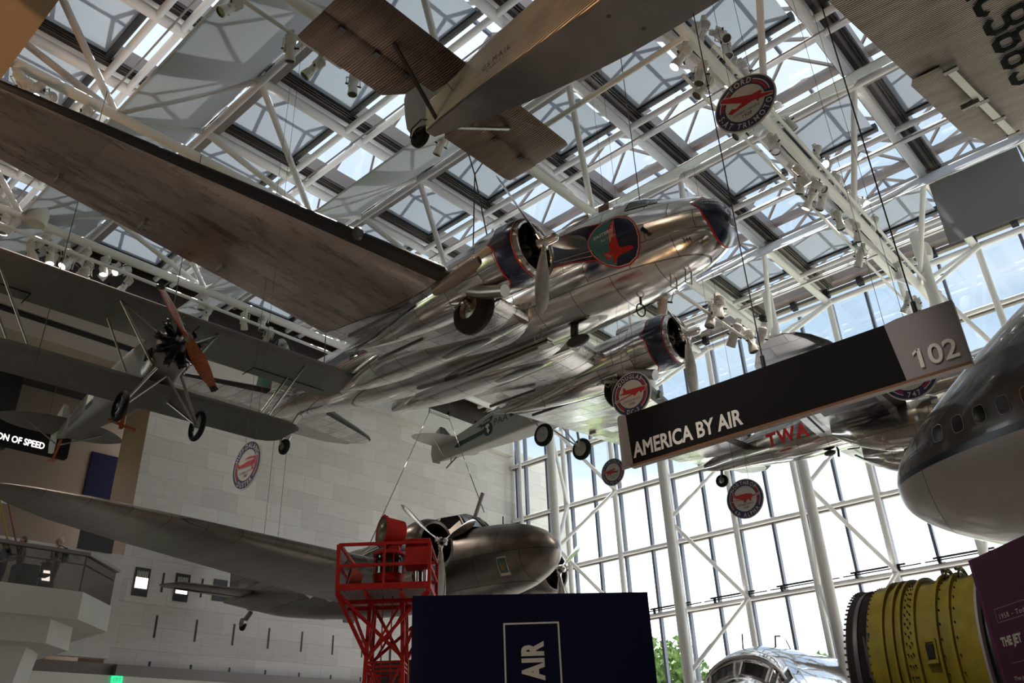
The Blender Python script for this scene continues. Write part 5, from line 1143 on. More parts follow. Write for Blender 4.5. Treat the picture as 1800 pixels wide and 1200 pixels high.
# ================================================================== JUMBO NOSE (right edge)
def nose747():
    t = thing('jumbo_nose', (21.6*.84, 6.1*.84, 1.6+6.0*.84), 'huge grey and white jumbo jet nose section with oval windows, at the right edge', 'aircraft nose', rot=(0, 0, RAD(90)))
    t.scale = (.84,)*3
    fu = Loft([(0, .02, .02, -.02, 2), (-.08, .42, .42, -.36, 2), (-.3, .82, .80, -.66, 2), (-.8, 1.32, 1.30, -1.04, 2), (-1.6, 1.85, 1.95, -1.46, 2), (-2.8, 2.38, 2.8, -1.88, 2.05), (-4.2, 2.78, 3.7, -2.18, 2.1), (-5.8, 3.05, 4.4, -2.38, 2.15), (-7.5, 3.2, 4.7, -2.48, 2.15), (-9, 3.25, 4.75, -2.5, 2.15)])
    zs = lambda x: -.02+ .02*x*0
    # upper grey and lower white shells divided at the cheat line, dark blue line between
    def shell(name, m, lo, hi, off=0.):
        b = MB(); rows = []
        xs = [-.002, -.02, -.05, -.1, -.18, -.3, -.5, -.8]+[-1.1-.3*i for i in range(27)]
        for x in xs:
            w, zt, zb, e = fu.at(x); zc, h = (zt+zb)/2, (zt-zb)/2; row = []
            def ang(z):
                q = max(-1, min(1, (z-zc)/h)); return math.asin(math.copysign(abs(q)**(e/2), q))
            a0 = ang(lo(x)) if lo else -pi/2; a1 = ang(hi(x)) if hi else pi/2
            A = [a0+(a1-a0)*k/20 for k in range(21)]
            row = [fu.pt(x, a, off) for a in A] + [Vector((p.x, -p.y, p.z)) for p in [fu.pt(x, a, off) for a in A[::-1]]]
            rows.append(row)
        if lo and hi: 
            b.rows([r[:21] for r in rows], False); b.rows([r[21:] for r in rows], False)
        else: b.rows(rows, False)
        return b.build(name, m, t)
    cl = lambda x: .06 - .012*x ; cu = lambda x: min(.20-.02*x, .30)
    up = shell('upper_shell', 'n747g', lambda x: cu(x), None); shell('lower_shell', 'n747w', None, lambda x: cl(x)); shell('blue_line', 'nwblue', lambda x: cl(x), lambda x: cu(x), .002)
    for k in range(10):
        x = -1.62-.52*k
        for s in (-1, 1):
            zc_ = .72
            def P(u, v, off): return (x+u, s*fu.y_at(x+u, zc_+v, off), zc_+v)
            ov = [(.125*math.copysign(abs(cos(a))**.6, cos(a)), .20*math.copysign(abs(sin(a))**.6, sin(a))) for a in [2*pi*i/28 for i in range(28)]]
            b = MB(); b.poly([P(u, v, .012) for u, v in ov]); w_ = b.build('cabin_window', 'winglass', up)
            b = MB(); b.rows([[P(u*1.13, v*1.08, .012) for u, v in ov], [P(u*1.07, v*1.05, .018) for u, v in ov], [P(u, v, .014) for u, v in ov]], True); b.build('window_frame', 'sign_grey', w_)
    b = MB(); rows = []
    b.rows([[fu.pt(x, 2*pi*k/64, .003) for k in range(64)] for x in (-1.0, -1.012)], True); b.build('radome_joint', 'black', up)
    b = MB(); fu.line(b, [(-4.0, 2.2), (-8.5, 2.2)], .012, 1, .01); fu.line(b, [(-2.4, 1.35), (-8.5, 1.35)], .012, 1, .01); pieces(b.build('skin_joint', 'black', up))
    return t
jumbo = nose747()
# ================================================================== DC-7 NOSE (bottom, mirror bright)
def dc7():
    t = thing('airliner_nose', (22.9, 12.9, 3.4), 'mirror-polished airliner nose with cockpit windows, at the bottom before the glass wall', 'aircraft nose', rot=(0, 0, RAD(180)))
    fu = Loft([(0, .05, -.3, -.5, 2), (-.15, .5, .0, -.9, 2), (-.6, .95, .35, -1.3, 2), (-1.2, 1.25, .62, -1.5, 2), (-1.55, 1.36, .78, -1.55, 2.05), (-1.95, 1.45, 1.32, -1.58, 2.3), (-2.35, 1.51, 1.62, -1.6, 2.25), (-3.2, 1.58, 1.80, -1.6, 2.1), (-5, 1.6, 1.86, -1.6, 2), (-9.2, 1.6, 1.80, -1.6, 2)])
    b = MB(); fu.mesh(b, n=64, step=.2); fo = b.build('fuselage', 'dc7', t)
    def pane(a0, a1, x0, x1):
        b = MB(); b.rows([[fu.pt(x0+(x1-x0)*i/3, RAD(a0+(a1-a0)*j/5), .014) for j in range(6)] for i in range(4)], False); w_ = b.build('cockpit_window', 'winglass', fo)
        ed = [fu.pt(x0, RAD(a0+(a1-a0)*j/5), .02) for j in range(6)] + [fu.pt(x1, RAD(a0+(a1-a0)*j/5), .02) for j in range(5, -1, -1)]
        b = MB(); b.path(ed+[ed[0]], .035, 6); b.build('window_frame', 'chrome', w_)
    for s in (1, -1):
        A = lambda a: a if s > 0 else 180-a
        pane(A(50), A(86), -1.60, -1.86); pane(A(36), A(46), -1.64, -1.98); pane(A(20), A(33), -1.85, -2.35)
    b = MB(); b.path([fu.pt(-1.98, RAD(25+130*j/16), .05) for j in range(17)], .06, 8); b.build('windscreen_brow', 'chrome', fo)
    b = MB(); b.path([(-4.6, 0, 1.8), (-4.75, 0, 2.25), (-5.1, 0, 2.28)], .035); b.tube((-5.0, .35, 1.78), (-4.85, .3, 2.1), .02); b.tube((-2.9, -.3, 1.7), (-3.0, -.3, 2.2), .025); pieces(b.build('aerial', 'bronze', fo))
    b = MB(); b.lathe([(0, .001), (0, .30)], (-4.3, 1.36, .85), (0, .82, .57), 24); ba = b.build('round_badge', 'letter', fo)
    b = MB(); b.lathe([(.004, .26), (.004, .30)], (-4.3, 1.36, .85), (0, .82, .57), 24); b.build('badge_ring', 'red2', ba)
    b = MB(); put_text(b, 'AA', lambda u, v: (-4.3-u, 1.375-.57*(v-.1)*1.0, .86+.82*(v-.1)), .2, .26, .02); b.build('badge_letters', 'sign_navy', ba)
    b = MB(); b.box((-7.9, -1.2, -3.2), (-6.2, 1.2, -1.4)); b.box((-4.0, -.9, -3.2), (-3.0, .9, -1.3)); pieces(b.build('support_cradle', 'black', t))
    return t
dc7_nose = dc7()
# ================================================================== YELLOW JET ENGINE CASE
def jet():
    t = thing('jet_engine', (11.80, 4.10, 2.50), 'large yellow jet engine casing with dark grey fan case, in the right foreground', 'jet engine', rot=(0, 0, RAD(-90)))
    t.scale = (.66, 1, 1)
    ax = (1, 0, 0)
    b = MB(); prof = [(-.02, 1.02), (-.02, 1.17)]
    for k in range(4): prof += [(.02+.03*k, 1.20), (.035+.03*k, 1.18)]
    prof += [(.15, 1.18), (.20, 1.17), (.20, 1.20), (.22, 1.20), (.22, 1.17)]
    for k in range(5): prof += [(.24+.03*k, 1.195), (.255+.03*k, 1.17)]
    prof += [(.41, 1.17)]
    b.lathe(prof, (0, 0, 0), ax, 96, False)
    for k in range(90):
        a = 2*pi*k/90; d = Vector((0, cos(a), sin(a))); b.box((-.03, -.012, -.012), (.02, .012, .012), None); n_ = 8
        for i in range(n_): b.v[-1-i] = tuple(Vector(b.v[-1-i]) + d*1.20)
    fc_ = b.build('fan_case', 'darkgrey', t)
    b = MB(); b.tube((.36, -1.10, .52), (.36, -1.16, .05), .028); b.tube((.44, -1.08, .55), (.44, -1.14, .1), .028); b.path([(.40, -.5, 1.08), (.41, -.9, .78), (.40, -1.15, .38), (.40, -1.21, .05), (.44, -1.21, 0)], .02); b.build('oil_line', 'darkgrey', fc_)
    b = MB(); prof = [(.40, 1.17), (.41, 1.215), (.46, 1.215), (.66, 1.20)]
    for x in (.68, .86, 1.0, 1.24, 1.62, 1.85): prof += [(x, 1.20), (x+.005, 1.26), (x+.05, 1.26), (x+.055, 1.205)]
    prof += [(2.1, 1.20), (2.16, 1.22), (2.3, 1.22), (2.3, 1.05)]
    b.lathe(prof, (0, 0, 0), ax, 96); yc = b.build('yellow_casing', 'yellow', t)
    b = MB()
    for x, n in ((.43, 80), (1.10, 60), (1.15, 66), (1.19, 60), (1.70, 40), (1.95, 40)):
        for k in range(n):
            a = 2*pi*k/n; d = Vector((0, cos(a), sin(a))); p = Vector((x, 0, 0))+d*1.205; b.lathe([(.022, .001), (.022, .011), (0, .013)], p, d, 6)
    b.build('bolts', 'dark', yc)
    for k, a in enumerate((RAD(172), RAD(150))):
        pass
    d = Vector((0, -cos(RAD(12)), sin(RAD(12)))); u = Vector((0, sin(RAD(12)), cos(RAD(12))))
    b = MB(); b.rows([[Vector((1.50, 0, 0))+d*1.235+u*q+Vector((p, 0, 0)) for p in (-.085, .085)] for q in (-.11, .11)], False)
    for p in (-.085, .085): b.beam(Vector((1.50+p, 0, 0))+d*1.22-u*.12, Vector((1.50+p, 0, 0))+d*1.22+u*.12, .04, .06, d)
    for q in (-.12, .12): b.beam(Vector((1.40, 0, 0))+d*1.22+u*q, Vector((1.60, 0, 0))+d*1.22+u*q, .04, .06, d)
    pl = b.build('access_port', 'yellow', yc)
    b = MB(); b.box((1.44, -1.245, .18), (1.56, -1.20, .33)); b.build('port_opening', 'dark', pl)
    b = MB()
    for x in (1.64, 1.87):
        for r in (1.30,): 
            pts = [(x, r*cos(a), r*sin(a)) for a in [RAD(80+20*i/8) for i in range(9)]]; b.path(pts, .022)
    for x in (1.64, 1.87):
        pts = [(x+.03, -.25+.5*i/8, 1.2+.12*sin(pi*i/8)) for i in range(9)]; b.path(pts, .02)
    pieces(b.build('lifting_lug', 'yellow', yc))
    b = MB(); b.lathe([(2.30, 1.0), (2.30, 1.235), (2.34, 1.235), (2.34, 1.0)], (0, 0, 0), ax, 96); b.build('red_flange', 'sign_grey', t)
    b = MB(); b.lathe([(2.34, 1.1), (3.0, 1.05), (3.6, .7), (3.6, .01)], (0, 0, 0), ax, 60); b.build('core_casing', 'black', t)
    b = MB(); b.box((2.75, -1.0, -2.5), (3.2, 1.0, 1.05)); b.build('support_frame', 'sign_grey', t)
    b = MB(); b.box((.5, -.9, -2.5), (2.2, .9, -1.1)); b.build('plinth', 'black', t)
    return t
jet_engine = jet()
# ================================================================== ROUND SIGNS
def round_sign(C, R, top, bottom, year, sil, label, holes=None):
    t = thing('round_sign', C, label, 'sign', 'round aeroplane signs')
    P = lambda u, v, d=0.: (-.03-d, -u*R, v*R)
    n = 64; ring = lambda r, d: [P(r*cos(2*pi*k/n), r*sin(2*pi*k/n), d) for k in range(n)]
    b = MB(); b.prism([(-.005, -cos(2*pi*k/n)*R, sin(2*pi*k/n)*R) for k in range(n)], (-.025, 0, 0)); dk = b.build('disc', 'sign_white', t)
    b = MB(); b.rows([ring(.955, .002), ring(.64, .002)], True, False, False); b.build('navy_ring', 'sign_navy', dk)
    def arc(b, r0, r1, a0, a1, d):
        m = 24; b.rows([[P(r*cos(RAD(a0+(a1-a0)*k/m)), r*sin(RAD(a0+(a1-a0)*k/m)), d) for k in range(m+1)] for r in (r0, r1)], False, False, False)
    wt = len(top)*5.4+7; wb = len(bottom)*6.2+7
    b = MB(); b2 = MB()
    for s in (-1, 1):
        a0, a1 = -90+wb, 90-wt
        f = (lambda a: a) if s > 0 else (lambda a: 180-a)
        arc(b, .80, .835, f(a0), f(a1), .004); arc(b2, .70, .765, f(a0+2), f(a1-2), .004)
    b.build('white_arc', 'sign_white', dk); b2.build('red_arc', 'red2', dk)
    b = MB()
    def curved(s, r, mid, flip, h):
        ws = []
        for ch in s:
            vs, fs = text2d(ch, .02); ws.append((max(v[0] for v in vs)-min(v[0] for v in vs))*h/.73*.82 if vs else h*.35)
        gap = h*.16; tot = sum(ws)+gap*(len(s)-1); x = -tot/2
        for ch, w in zip(s, ws):
            xc = x+w/2; x += w+gap
            if ch == ' ': continue
            ang = mid-(xc/r if not flip else -xc/r)
            def fn(u, v):
                if flip: rr = r+h-v; return P(rr*cos(ang)-u*sin(ang)*1.0, rr*sin(ang)+u*cos(ang), .006) if False else P((r+h-v)*cos(ang)-u*sin(ang), (r+h-v)*sin(ang)+u*cos(ang), .006)
                return P((r+v)*cos(ang)+u*sin(ang), (r+v)*sin(ang)-u*cos(ang), .006)
            put_text(b, ch, fn, h, w, .02)
    curved(top, .705, pi/2, False, .20); curved(bottom, .705, -pi/2, True, .20)
    b.build('lettering', 'sign_white', dk)
    b = MB(); put_text(b, 'ENTERED SERVICE', lambda u, v: P(u, v-.33, .004), .085, .84, .0); b.build('small_lettering', 'sign_black', dk); b = MB(); put_text(b, year, lambda u, v: P(u, v-.50, .004), .12, .30, .0); b.build('small_lettering', 'sign_black', dk)
    if sil:
        vs = [Vector(p) for p in sil]; r = geometry.delaunay_2d_cdt(vs, [(i, (i+1) % len(vs)) for i in range(len(vs))], [], 1, 1e-4)
        cx_, cy_ = sum(v.x for v in vs)/len(vs), sum(v.y for v in vs)/len(vs)
        b = MB(); o = []
        for i, v in enumerate(vs):
            d = (vs[(i+1) % len(vs)]-vs[i-1]); nn = Vector((d.y, -d.x)); nn = nn.normalized() if nn.length else nn
            a = sum(vs[k].x*vs[(k+1) % len(vs)].y-vs[(k+1) % len(vs)].x*vs[k].y for k in range(len(vs))); o.append(v+nn*.03*(1 if a > 0 else -1))
        r2 = geometry.delaunay_2d_cdt(o, [(i, (i+1) % len(o)) for i in range(len(o))], [], 1, 1e-4)
        b.add([P(v.x, v.y, .005) for v in r2[0]], [tuple(f) for f in r2[2]]); b.build('outline', 'sign_white', dk)
        b = MB(); b.add([P(v.x, v.y, .008) for v in r[0]], [tuple(f) for f in r[2]]); b.build('silhouette', 'red2', dk)
    for s in (-1, 1): tubeobj('hanging_wire', (0, s*R*.35, R*.93), (0, s*R*.35, H-C[2]-.1), .005, 'cable', t, 5)
    return t
SG = [((10.9, 3.923, 11.828), .573, 'FORD', '5-AT TRI-MOTOR', '1928', [(-.75,.44),(-.72,.51),(-.63,.56),(.26,.16),(.57,.16),(.58,.05),(.52,.02),(.91,-.14),(.85,-.18),(.46,-.13),(.42,-.2),(.38,-.18),(.37,-.1),(.22,-.08),(-.19,-.13),(-.38,-.16),(-.44,-.2),(-.59,-.09),(-.47,-.02),(-.4,.03),(-.39,-.02),(-.29,-.05),(-.09,.04)]),
      ((14.6, 9.206, 9.222), .524, 'DOUGLAS', 'DC-3', '1936', [(-.91,-.16),(-.66,-.11),(.01,-.01),(-.37,.06),(-.64,.10),(-.39,.16),(-.38,.39),(-.3,.37),(-.23,.24),(-.05,.22),(.52,.18),(.68,.14),(.85,.19),(.84,.16),(.72,.11),(.73,-.02),(.57,-.03),(.53,-.1),(.47,-.07),(.45,-.01),(.38,-.01),(.18,-.15),(.08,-.06),(-.84,-.18)]),
      ((8.36, 14.475, 7.438), .509, 'HUFF-DALAND', 'DUSTER', '1925', [(.8,.21),(.21,.3),(-.01,.28),(-.15,.25),(.2,.21),(.50,.18),(.53,.12),(.34,.11),(.02,.12),(-.13,.09),(-.5,.06),(-.58,.2),(-.67,.2),(-.65,.02),(-.46,-.05),(0,-.08),(.35,-.09),(.44,-.19),(.37,-.27),(.57,-.3),(.54,-.22),(.45,-.12),(.66,-.07),(.67,.08),(.68,.16),(.60,.19)]),
      ((23.2, 15.747, 11.09), .491, 'FAIRCHILD', 'FC-2', '1928', [(-.84,.15),(-.56,.17),(.23,.24),(.22,.14),(.04,.09),(.35,-.0),(.5,.03),(.44,-.11),(.19,-.1),(-.16,-.1),(-.17,-.22),(-.25,-.23),(-.26,-.11),(-.36,-.08),(-.40,-.20),(-.5,-.19),(-.46,-.06),(-.57,.03),(-.59,.1)]),
      ((19.25, 9.135, 7.755), .51, 'NORTHROP', '4A ALPHA', '1930', [(-.82,-.02),(-.25,.00),(-.55,.13),(-.57,.4),(-.51,.38),(-.47,.24),(-.33,.23),(-.18,.24),(-.11,.24),(.16,.23),(.41,.17),(.44,.09),(.88,.11),(.74,.07),(.43,.03),(.37,-.02),(.32,-.19),(.26,-.17),(.19,-.06),(.07,-.09),(.03,-.22),(-.04,-.21),(-.12,-.06),(-.22,-.04)]),
      ((15.1, 3.59, 7.94), .515, 'BOEING', '747', '1970', None)]
LB = ['round red, white and navy sign lettered FORD, hanging by the nose of the silver airliner', 'round red and navy sign lettered DOUGLAS, at the left end of the black sign', 'round red, white and navy sign lettered HUFF-DALAND, hanging before the stone wall',
      'small round sign lettered FAIRCHILD, half hidden by the left end of the black sign', 'round red, white and navy sign lettered NORTHROP, hanging before the glass wall', 'round sign lettered 747, mostly hidden behind the right end of the black sign']
for a, l in zip(SG, LB): round_sign(*a, l)
# ================================================================== HANGING SIGN "AMERICA BY AIR"
def hanging_sign():
    X = 10.0; y0, y1, z0, z1 = 1.68, 6.66, 5.70, 6.52
    t = thing('hanging_sign', (X, 0, 0), 'long black hanging sign reading AMERICA BY AIR with a grey end numbered 102', 'sign')
    F = lambda y, z, d=0.: (-d, y, z)
    ya, yb = on_x(1555, 577, X).y, on_x(1595, 671, X).y     # slanting joint
    b = MB(); b.prism([(0, 6.42, z0), (0, yb, z0), (0, ya, z1), (0, 6.46, z1)], (.06, 0, 0)); bd = b.build('black_panel', 'sign_black', t)
    b = MB(); b.prism([(0, yb, z0), (0, y0, z0), (0, y0, z1), (0, ya, z1)], (.06, 0, 0)); b.poly([F(ya, z1, .002), F(yb, z0, .002), F(yb-.03, z0, .05), F(ya-.16, z1, .05)]); b.poly([F(yb-.03, z0, .05), F(y0, z0, .05), F(y0, z1, .05), F(ya-.16, z1, .05)]); b.box((-.05, y0, z0), (0, yb-.03, z0+.004)); b.box((-.05, y0, z1-.004), (0, ya-.16, z1)); b.box((-.05, y0-.0, z0), (0, y0+.004, z1)); eg = b.build('grey_end', 'sign_grey', t)
    b = MB()   # folded grey left end
    A = [(0, 6.42, z0), (0, 6.46, z1)]; B_ = [(-.07, 6.50, z0), (-.06, 6.53, z1)]; C_ = [(-.02, 6.58, z0), (-.02, 6.60, z1)]; D_ = [(.06, 6.66, z0), (.06, 6.66, z1)]
    b.rows([A, B_, C_, D_], False, False, False); b.poly([A[0], B_[0], C_[0], D_[0], (.06, 6.42, z0)]); b.poly([A[1], B_[1], C_[1], D_[1], (.06, 6.46, z1)]); b.poly([(.06, 6.42, z0), D_[0], D_[1], (.06, 6.46, z1)]); b.build('folded_end', 'sign_grey', t)
    b = MB(); b.box((-.055, y0, z0-.035), (.06, 6.44, z0)); b.build('lower_edge', 'oak', t)
    yt0, yt1 = on_x(1114, 800, X).y, on_x(1306, 738, X).y; zt = on_x(1118, 803, X).z; zc = on_x(1116, 776, X).z
    b = MB(); put_text(b, 'AMERICA BY AIR', lambda u, v: (-.006, yt0-u, zt+v), (zc-zt)*.98, yt0-yt1, .028, 'l'); b.build('lettering', 'letter', bd)
    yn0, yn1 = on_x(1615, 630, X-.05).y, on_x(1686, 615, X-.05).y; zn = on_x(1634, 642, X-.05).z; zn1 = on_x(1618, 610, X-.05).z
    b = MB(); put_text(b, '102', lambda u, v: (-.066, yn0-u, zn+v), zn1-zn, yn0-yn1, .015, 'l'); hn = zn1-zn; b.add([(-.066, yn0-u*hn, zn+v*hn) for u, v in ((.05, 1.0), (-.20, .80), (-.20, .66), (.05, .86))], [(0, 1, 2, 3)]); b.build('number', 'letter', eg)
    for px in (1335, 1608):
        y = on_x(px, 612 if px < 1400 else 547, X).y
        tubeobj('hanging_cable', (.03, y, z1-.02), (.03, y+.02, H-.2), .010, 'black', t, 8)
        b = MB(); b.tube((.03, y, z1-.02), (.03, y, z1+.18), .03); b.build('turnbuckle', 'black', t)
    return t
hanging_sign()
# ================================================================== NAVY AND PURPLE DISPLAY PANELS
def panel_frame(A, U, N):
    """return a function giving (u, z) of a photograph pixel on the upright plane through A along U"""
    def f(px, py):
        r = ray(px, py); k = (A-CAM).dot(N)/r.dot(N); p = CAM+r*k; return (p-A).dot(U), p.z
    return f
A = on_d(725, 1047, 9); B_ = on_d(1138, 1040, 9); A.z = B_.z = 0; U = (B_-A).normalized(); N_ = Vector((-U.y, U.x, 0)); L_ = (B_-A).length
if N_.dot(CAM-A) < 0: N_ = -N_
pf = panel_frame(A, U, N_)
t = thing('display_panel', A, 'tall navy display panel lettered AIR inside a thin upright frame, at the bottom centre', 'display panel')
Q = lambda u, z, d: U*u + N_*d + Vector((0, 0, z))
b = MB(); zt0, zt1 = pf(725, 1047)[1], pf(1138, 1040)[1]
b.prism([Q(0, 0, 0), Q(L_, 0, 0), Q(L_, zt1, 0), Q(0, zt0, 0)], -N_*.35); bd = b.build('board', 'navy_matte', t)
fa, fb = pf(886, 1095), pf(981, 1092)
b = MB(); w = .018
b.poly([Q(fa[0], fa[1], .004), Q(fb[0], fb[1], .004), Q(fb[0], fb[1]-w, .004), Q(fa[0], fa[1]-w, .004)])
for u, z in (fa, fb): b.poly([Q(u-w/2, z, .004), Q(u+w/2, z, .004), Q(u+w/2, .4, .004), Q(u-w/2, .4, .004)])
b.build('frame_line', 'letter', bd)
ra, rb = pf(918, 1194), pf(953, 1128); 
b = MB(); put_text(b, 'AIR', lambda u, v: Q(rb[0]-v*1., pf(918, 1197)[1]+u, .004), rb[0]-ra[0], pf(953, 1126)[1]-pf(918, 1197)[1], .05, 'l', 1.1); b.build('lettering', 'letter', bd)
A2 = on_d(1703, 985, 8.5); zt = A2.z; A2.z = 0; U2 = -Vector((.818, .786, 0)).normalized(); N2 = Vector((-U2.y, U2.x, 0))
if N2.dot(CAM-A2) < 0: N2 = -N2
pf2 = panel_frame(A2, U2, N2); Q2 = lambda u, z, d: U2*u+N2*d+Vector((0, 0, z))
t = thing('display_panel', A2, 'tall purple display panel reading THE JET, at the lower right edge', 'display panel')
b = MB(); b.prism([Q2(0, 0, 0), Q2(3.2, 0, 0), Q2(3.2, zt, 0), Q2(0, zt, 0)], -N2*.12); bd = b.build('board', 'purple', t)
b = MB(); b.prism([Q2(-.012, 0, .002), Q2(.05, 0, .002), Q2(.05, zt, .002), Q2(-.012, zt, .002)], -N2*.13); b.build('edge_strip', 'purple_edge', bd)
p0 = pf2(1748, 1072); p1 = pf2(1756, 1095)
b = MB(); w = .008; ub = p0[0]+1.0
for z in (p0[1], p1[1]): b.poly([Q2(p0[0], z, .004), Q2(ub, z, .004), Q2(ub, z+w, .004), Q2(p0[0], z+w, .004)])
for u in (p0[0], ub): b.poly([Q2(u, p1[1], .004), Q2(u+w, p1[1], .004), Q2(u+w, p0[1], .004), Q2(u, p0[1], .004)])
l0 = pf2(1779, 1166); b.poly([Q2(l0[0], l0[1], .004), Q2(l0[0]+1, l0[1], .004), Q2(l0[0]+1, l0[1]+.006, .004), Q2(l0[0], l0[1]+.006, .004)])
b.build('frame_line', 'sign_grey', bd)
q0 = pf2(1759, 1088); q1 = pf2(1799, 1073); h_ = pf2(1758, 1078)[1]-q0[1]
b = MB(); put_text(b, '1958 – Today', lambda u, v: Q2(q0[0]+u, q0[1]+v, .005), h_*.95, (q1[0]-q0[0])*1.28, .0, 'l', 1.2); b.build('lettering', 'letter', bd); b = MB()
q0 = pf2(1763, 1136); q1 = pf2(1798, 1128); h_ = pf2(1760, 1120)[1]-q0[1]
put_text(b, 'THE JET', lambda u, v: Q2(q0[0]+u, q0[1]+v, .005), h_*.98, (q1[0]-q0[0])*1.02, .05, 'l')
b.build('lettering', 'letter', bd); b = MB(); q0 = pf2(1785, 1196); put_text(b, 'The jet', lambda u, v: Q2(q0[0]+u, q0[1]+v, .005), .035, .2, 0, 'l')
b.build('lettering', 'letter', bd)
# low dark partition behind the tower
p = on_d(640, 1162, 17); q = on_d(760, 1166, 17)
b = MB(); d = (q-p); d.z = 0; n_ = Vector((-d.y, d.x, 0)).normalized()*.2
b.prism([(p.x, p.y, 0), (q.x, q.y, 0), (q.x, q.y, p.z), (p.x, p.y, p.z)], n_); tag(b.build('partition', 'black'), 'low black partition standing behind the legs of the red tower', 'partition')
# ================================================================== RED BEACON TOWER
def tower():
    D = 14.0; C = on_d(672, 1030, D); zf = C.z; yaw = math.atan2(-.74, .67)
    back = Vector((.755, .655, 0)); C = Vector((C.x, C.y, 0)) + back*.75
    t = thing('beacon_tower', C, 'red steel beacon tower with a railed platform and a round searchlight on top', 'beacon tower', rot=(0, 0, yaw))
    m = 'redtower'; w = .77
    zr, zm = zf+.72, zf+.36
    b = MB()
    for s in (-1, 1):
        for q in (-1, 1): b.beam((s*w, q*w, zf-.02), (s*w*1.02, q*w*1.02, zr), .06, .06, (1, 0, 0))
    b.beam((0, -w, zf), (0, -w, zr), .04, .04, (1, 0, 0))
    for z in (zr, zm):
        for s in (-1, 1): b.beam((-w, s*w, z), (w, s*w, z), .05, .05); b.beam((s*w, -w, z), (s*w, w, z), .05, .05)
    b.build('railing', m, t)
    b = MB()
    for s in (-1, 1): b.beam((-w-.03, s*w, zf), (w+.03, s*w, zf), .06, .10); b.beam((s*w, -w, zf), (s*w, w, zf), .06, .10)
    for s in (-.3, .3): b.beam((-w, s, zf-.16), (w, s, zf-.16), .05, .07); b.beam((s, -w, zf-.10), (s, w, zf-.10), .05, .07)
    fr = b.build('platform_frame', m, t)
    b = MB()
    for k in range(17): b.box((-w+.03+k*.09, -w, zf-.055), (-w+.105+k*.09, w, zf-.03))
    b.build('platform_boards', 'sign_grey', fr)
    hw0, hw1 = .28, .40; z1 = zf-.16
    P = lambda s, q, z: Vector((s*(hw0+(hw1-hw0)*(z1-z)/z1*1.0), q*(hw0+(hw1-hw0)*(z1-z)/z1), z))
    for s in (-1, 1):
        for q in (-1, 1):
            b = MB(); b.beam(P(s, q, z1), P(s, q, 0), .065, .065, (1, 0, 0)); b.build('leg', m, t)
            b = MB(); b.beam((s*w, q*w, zf), (s*w, q*w, zf-.12), .05, .05, (1, 0, 0)); b.beam((s*w, q*w, zf-.1), P(s, q, zf-1.05), .055, .055, (1, 0, 0)); b.build('platform_brace', m, t)
    zs = [z1, zf-1.15, 2.2, 1.1, .1]
    b = MB()
    for q in (-1, 1):
        for i in range(4):
            za, zb = zs[i], zs[i+1]
            b.beam(P(-1, q, za), P(1, q, zb), .035, .035, (0, 1, 0)); b.beam(P(1, q, za), P(-1, q, zb), .035, .035, (0, 1, 0))
            b.beam(P(q, -1, za), P(q, 1, zb), .035, .035, (1, 0, 0)); b.beam(P(q, 1, za), P(q, -1, zb), .035, .035, (1, 0, 0))
        for z in zs[1:]+[zs[1]-.07, zs[1]-.14]: b.beam(P(-1, q, z), P(1, q, z), .04, .03); b.beam(P(q, -1, z), P(q, 1, z), .04, .03)
    for s in (-1, 1): b.beam((s*w, -w, zf-.08), P(-s*.9, -1, zf-1.05), .05, .04, (0, 1, 0)); b.beam((s*w, w, zf-.08), P(-s*.9, 1, zf-1.05), .05, .04, (0, 1, 0))
    b.build('bracing', m, t)
    b = MB()
    for s in (-.08, .08): b.tube((s, -.15, 0), (s, -.15, zf), .012, n=6)
    pieces(b.build('conduit', m, t))
    # searchlight drum
    c = Vector((.03, -.05, zf+1.10)); ax = Vector((-.86, -.50, .06)).normalized()
    b = MB(); b.lathe([(-.20, .001), (-.20, .20), (-.18, .235), (.10, .255), (.17, .262), (.175, .285), (.215, .285), (.22, .255), (.19, .25)], c, ax, 40)
    for k in range(12):
        a = 2*pi*k/12; u = ax.orthogonal().normalized(); v = ax.cross(u); p = c+ax*.2+(u*cos(a)+v*sin(a))*.287; b.ball(p, .018, 8, 5)
    b.tube(c-Vector((0, 0, .27)), c-Vector((0, 0, .40)), .05); b.box((c.x-.14, c.y-.1, c.z-.33), (c.x+.14, c.y+.1, c.z-.26)); sl = b.build('searchlight', m, t)
    b = MB(); b.lathe([(.225, .001), (.223, .12), (.21, .245)], c, ax, 36); b.build('searchlight_glass', mat('lamp_glass', (.38, .40, .30), .12, metal=.85), sl)
    b = MB(); b.lathe([(0, .001), (0, .30), (.05, .30), (.08, .2)], (.0, -.1, zf+.66), (0, 0, 1), 24); b.lathe([(0, .14), (.03, .26), (.16, .30), (.17, .26), (.17, .01)], (0, -.1, zf+.16), (0, 0, 1), 20)
    for s in (-1, 1): b.beam((s*.22, -.3, zf+.02), (s*.16, -.2, zf+.2), .06, .06); b.beam((s*.22, .1, zf+.02), (s*.16, .05, zf+.2), .06, .06)
    for k in range(4): a = 2*pi*k/4+.4; b.tube((.27*cos(a), -.1+.27*sin(a), zf+.30), (.27*cos(a), -.1+.27*sin(a), zf+.68), .012, n=6)
    be = b.build('rotating_beacon', m, t)
    b = MB(); b.lathe([(0, .24), (.34, .24)], (0, -.1, zf+.33), (0, 0, 1), 30); b.lathe([(0, .001), (0, .24)], (0, -.1, zf+.34), (0, 0, 1), 30); b.build('beacon_glass', 'railglass', be)
    b = MB(); b.tube((-.1, -.15, zf+.42), (-.1, -.3, zf+.52), .07); b.tube((.08, -.1, zf+.36), (.08, -.1, zf+.6), .05); b.build('beacon_lamp', 'black', be)
    b = MB(); b.box((.36, -.75, zf+.30), (.76, -.45, zf+.78)); b.box((.34, -.77, zf+.76), (.78, -.43, zf+.79)); b.build('control_box', m, t)
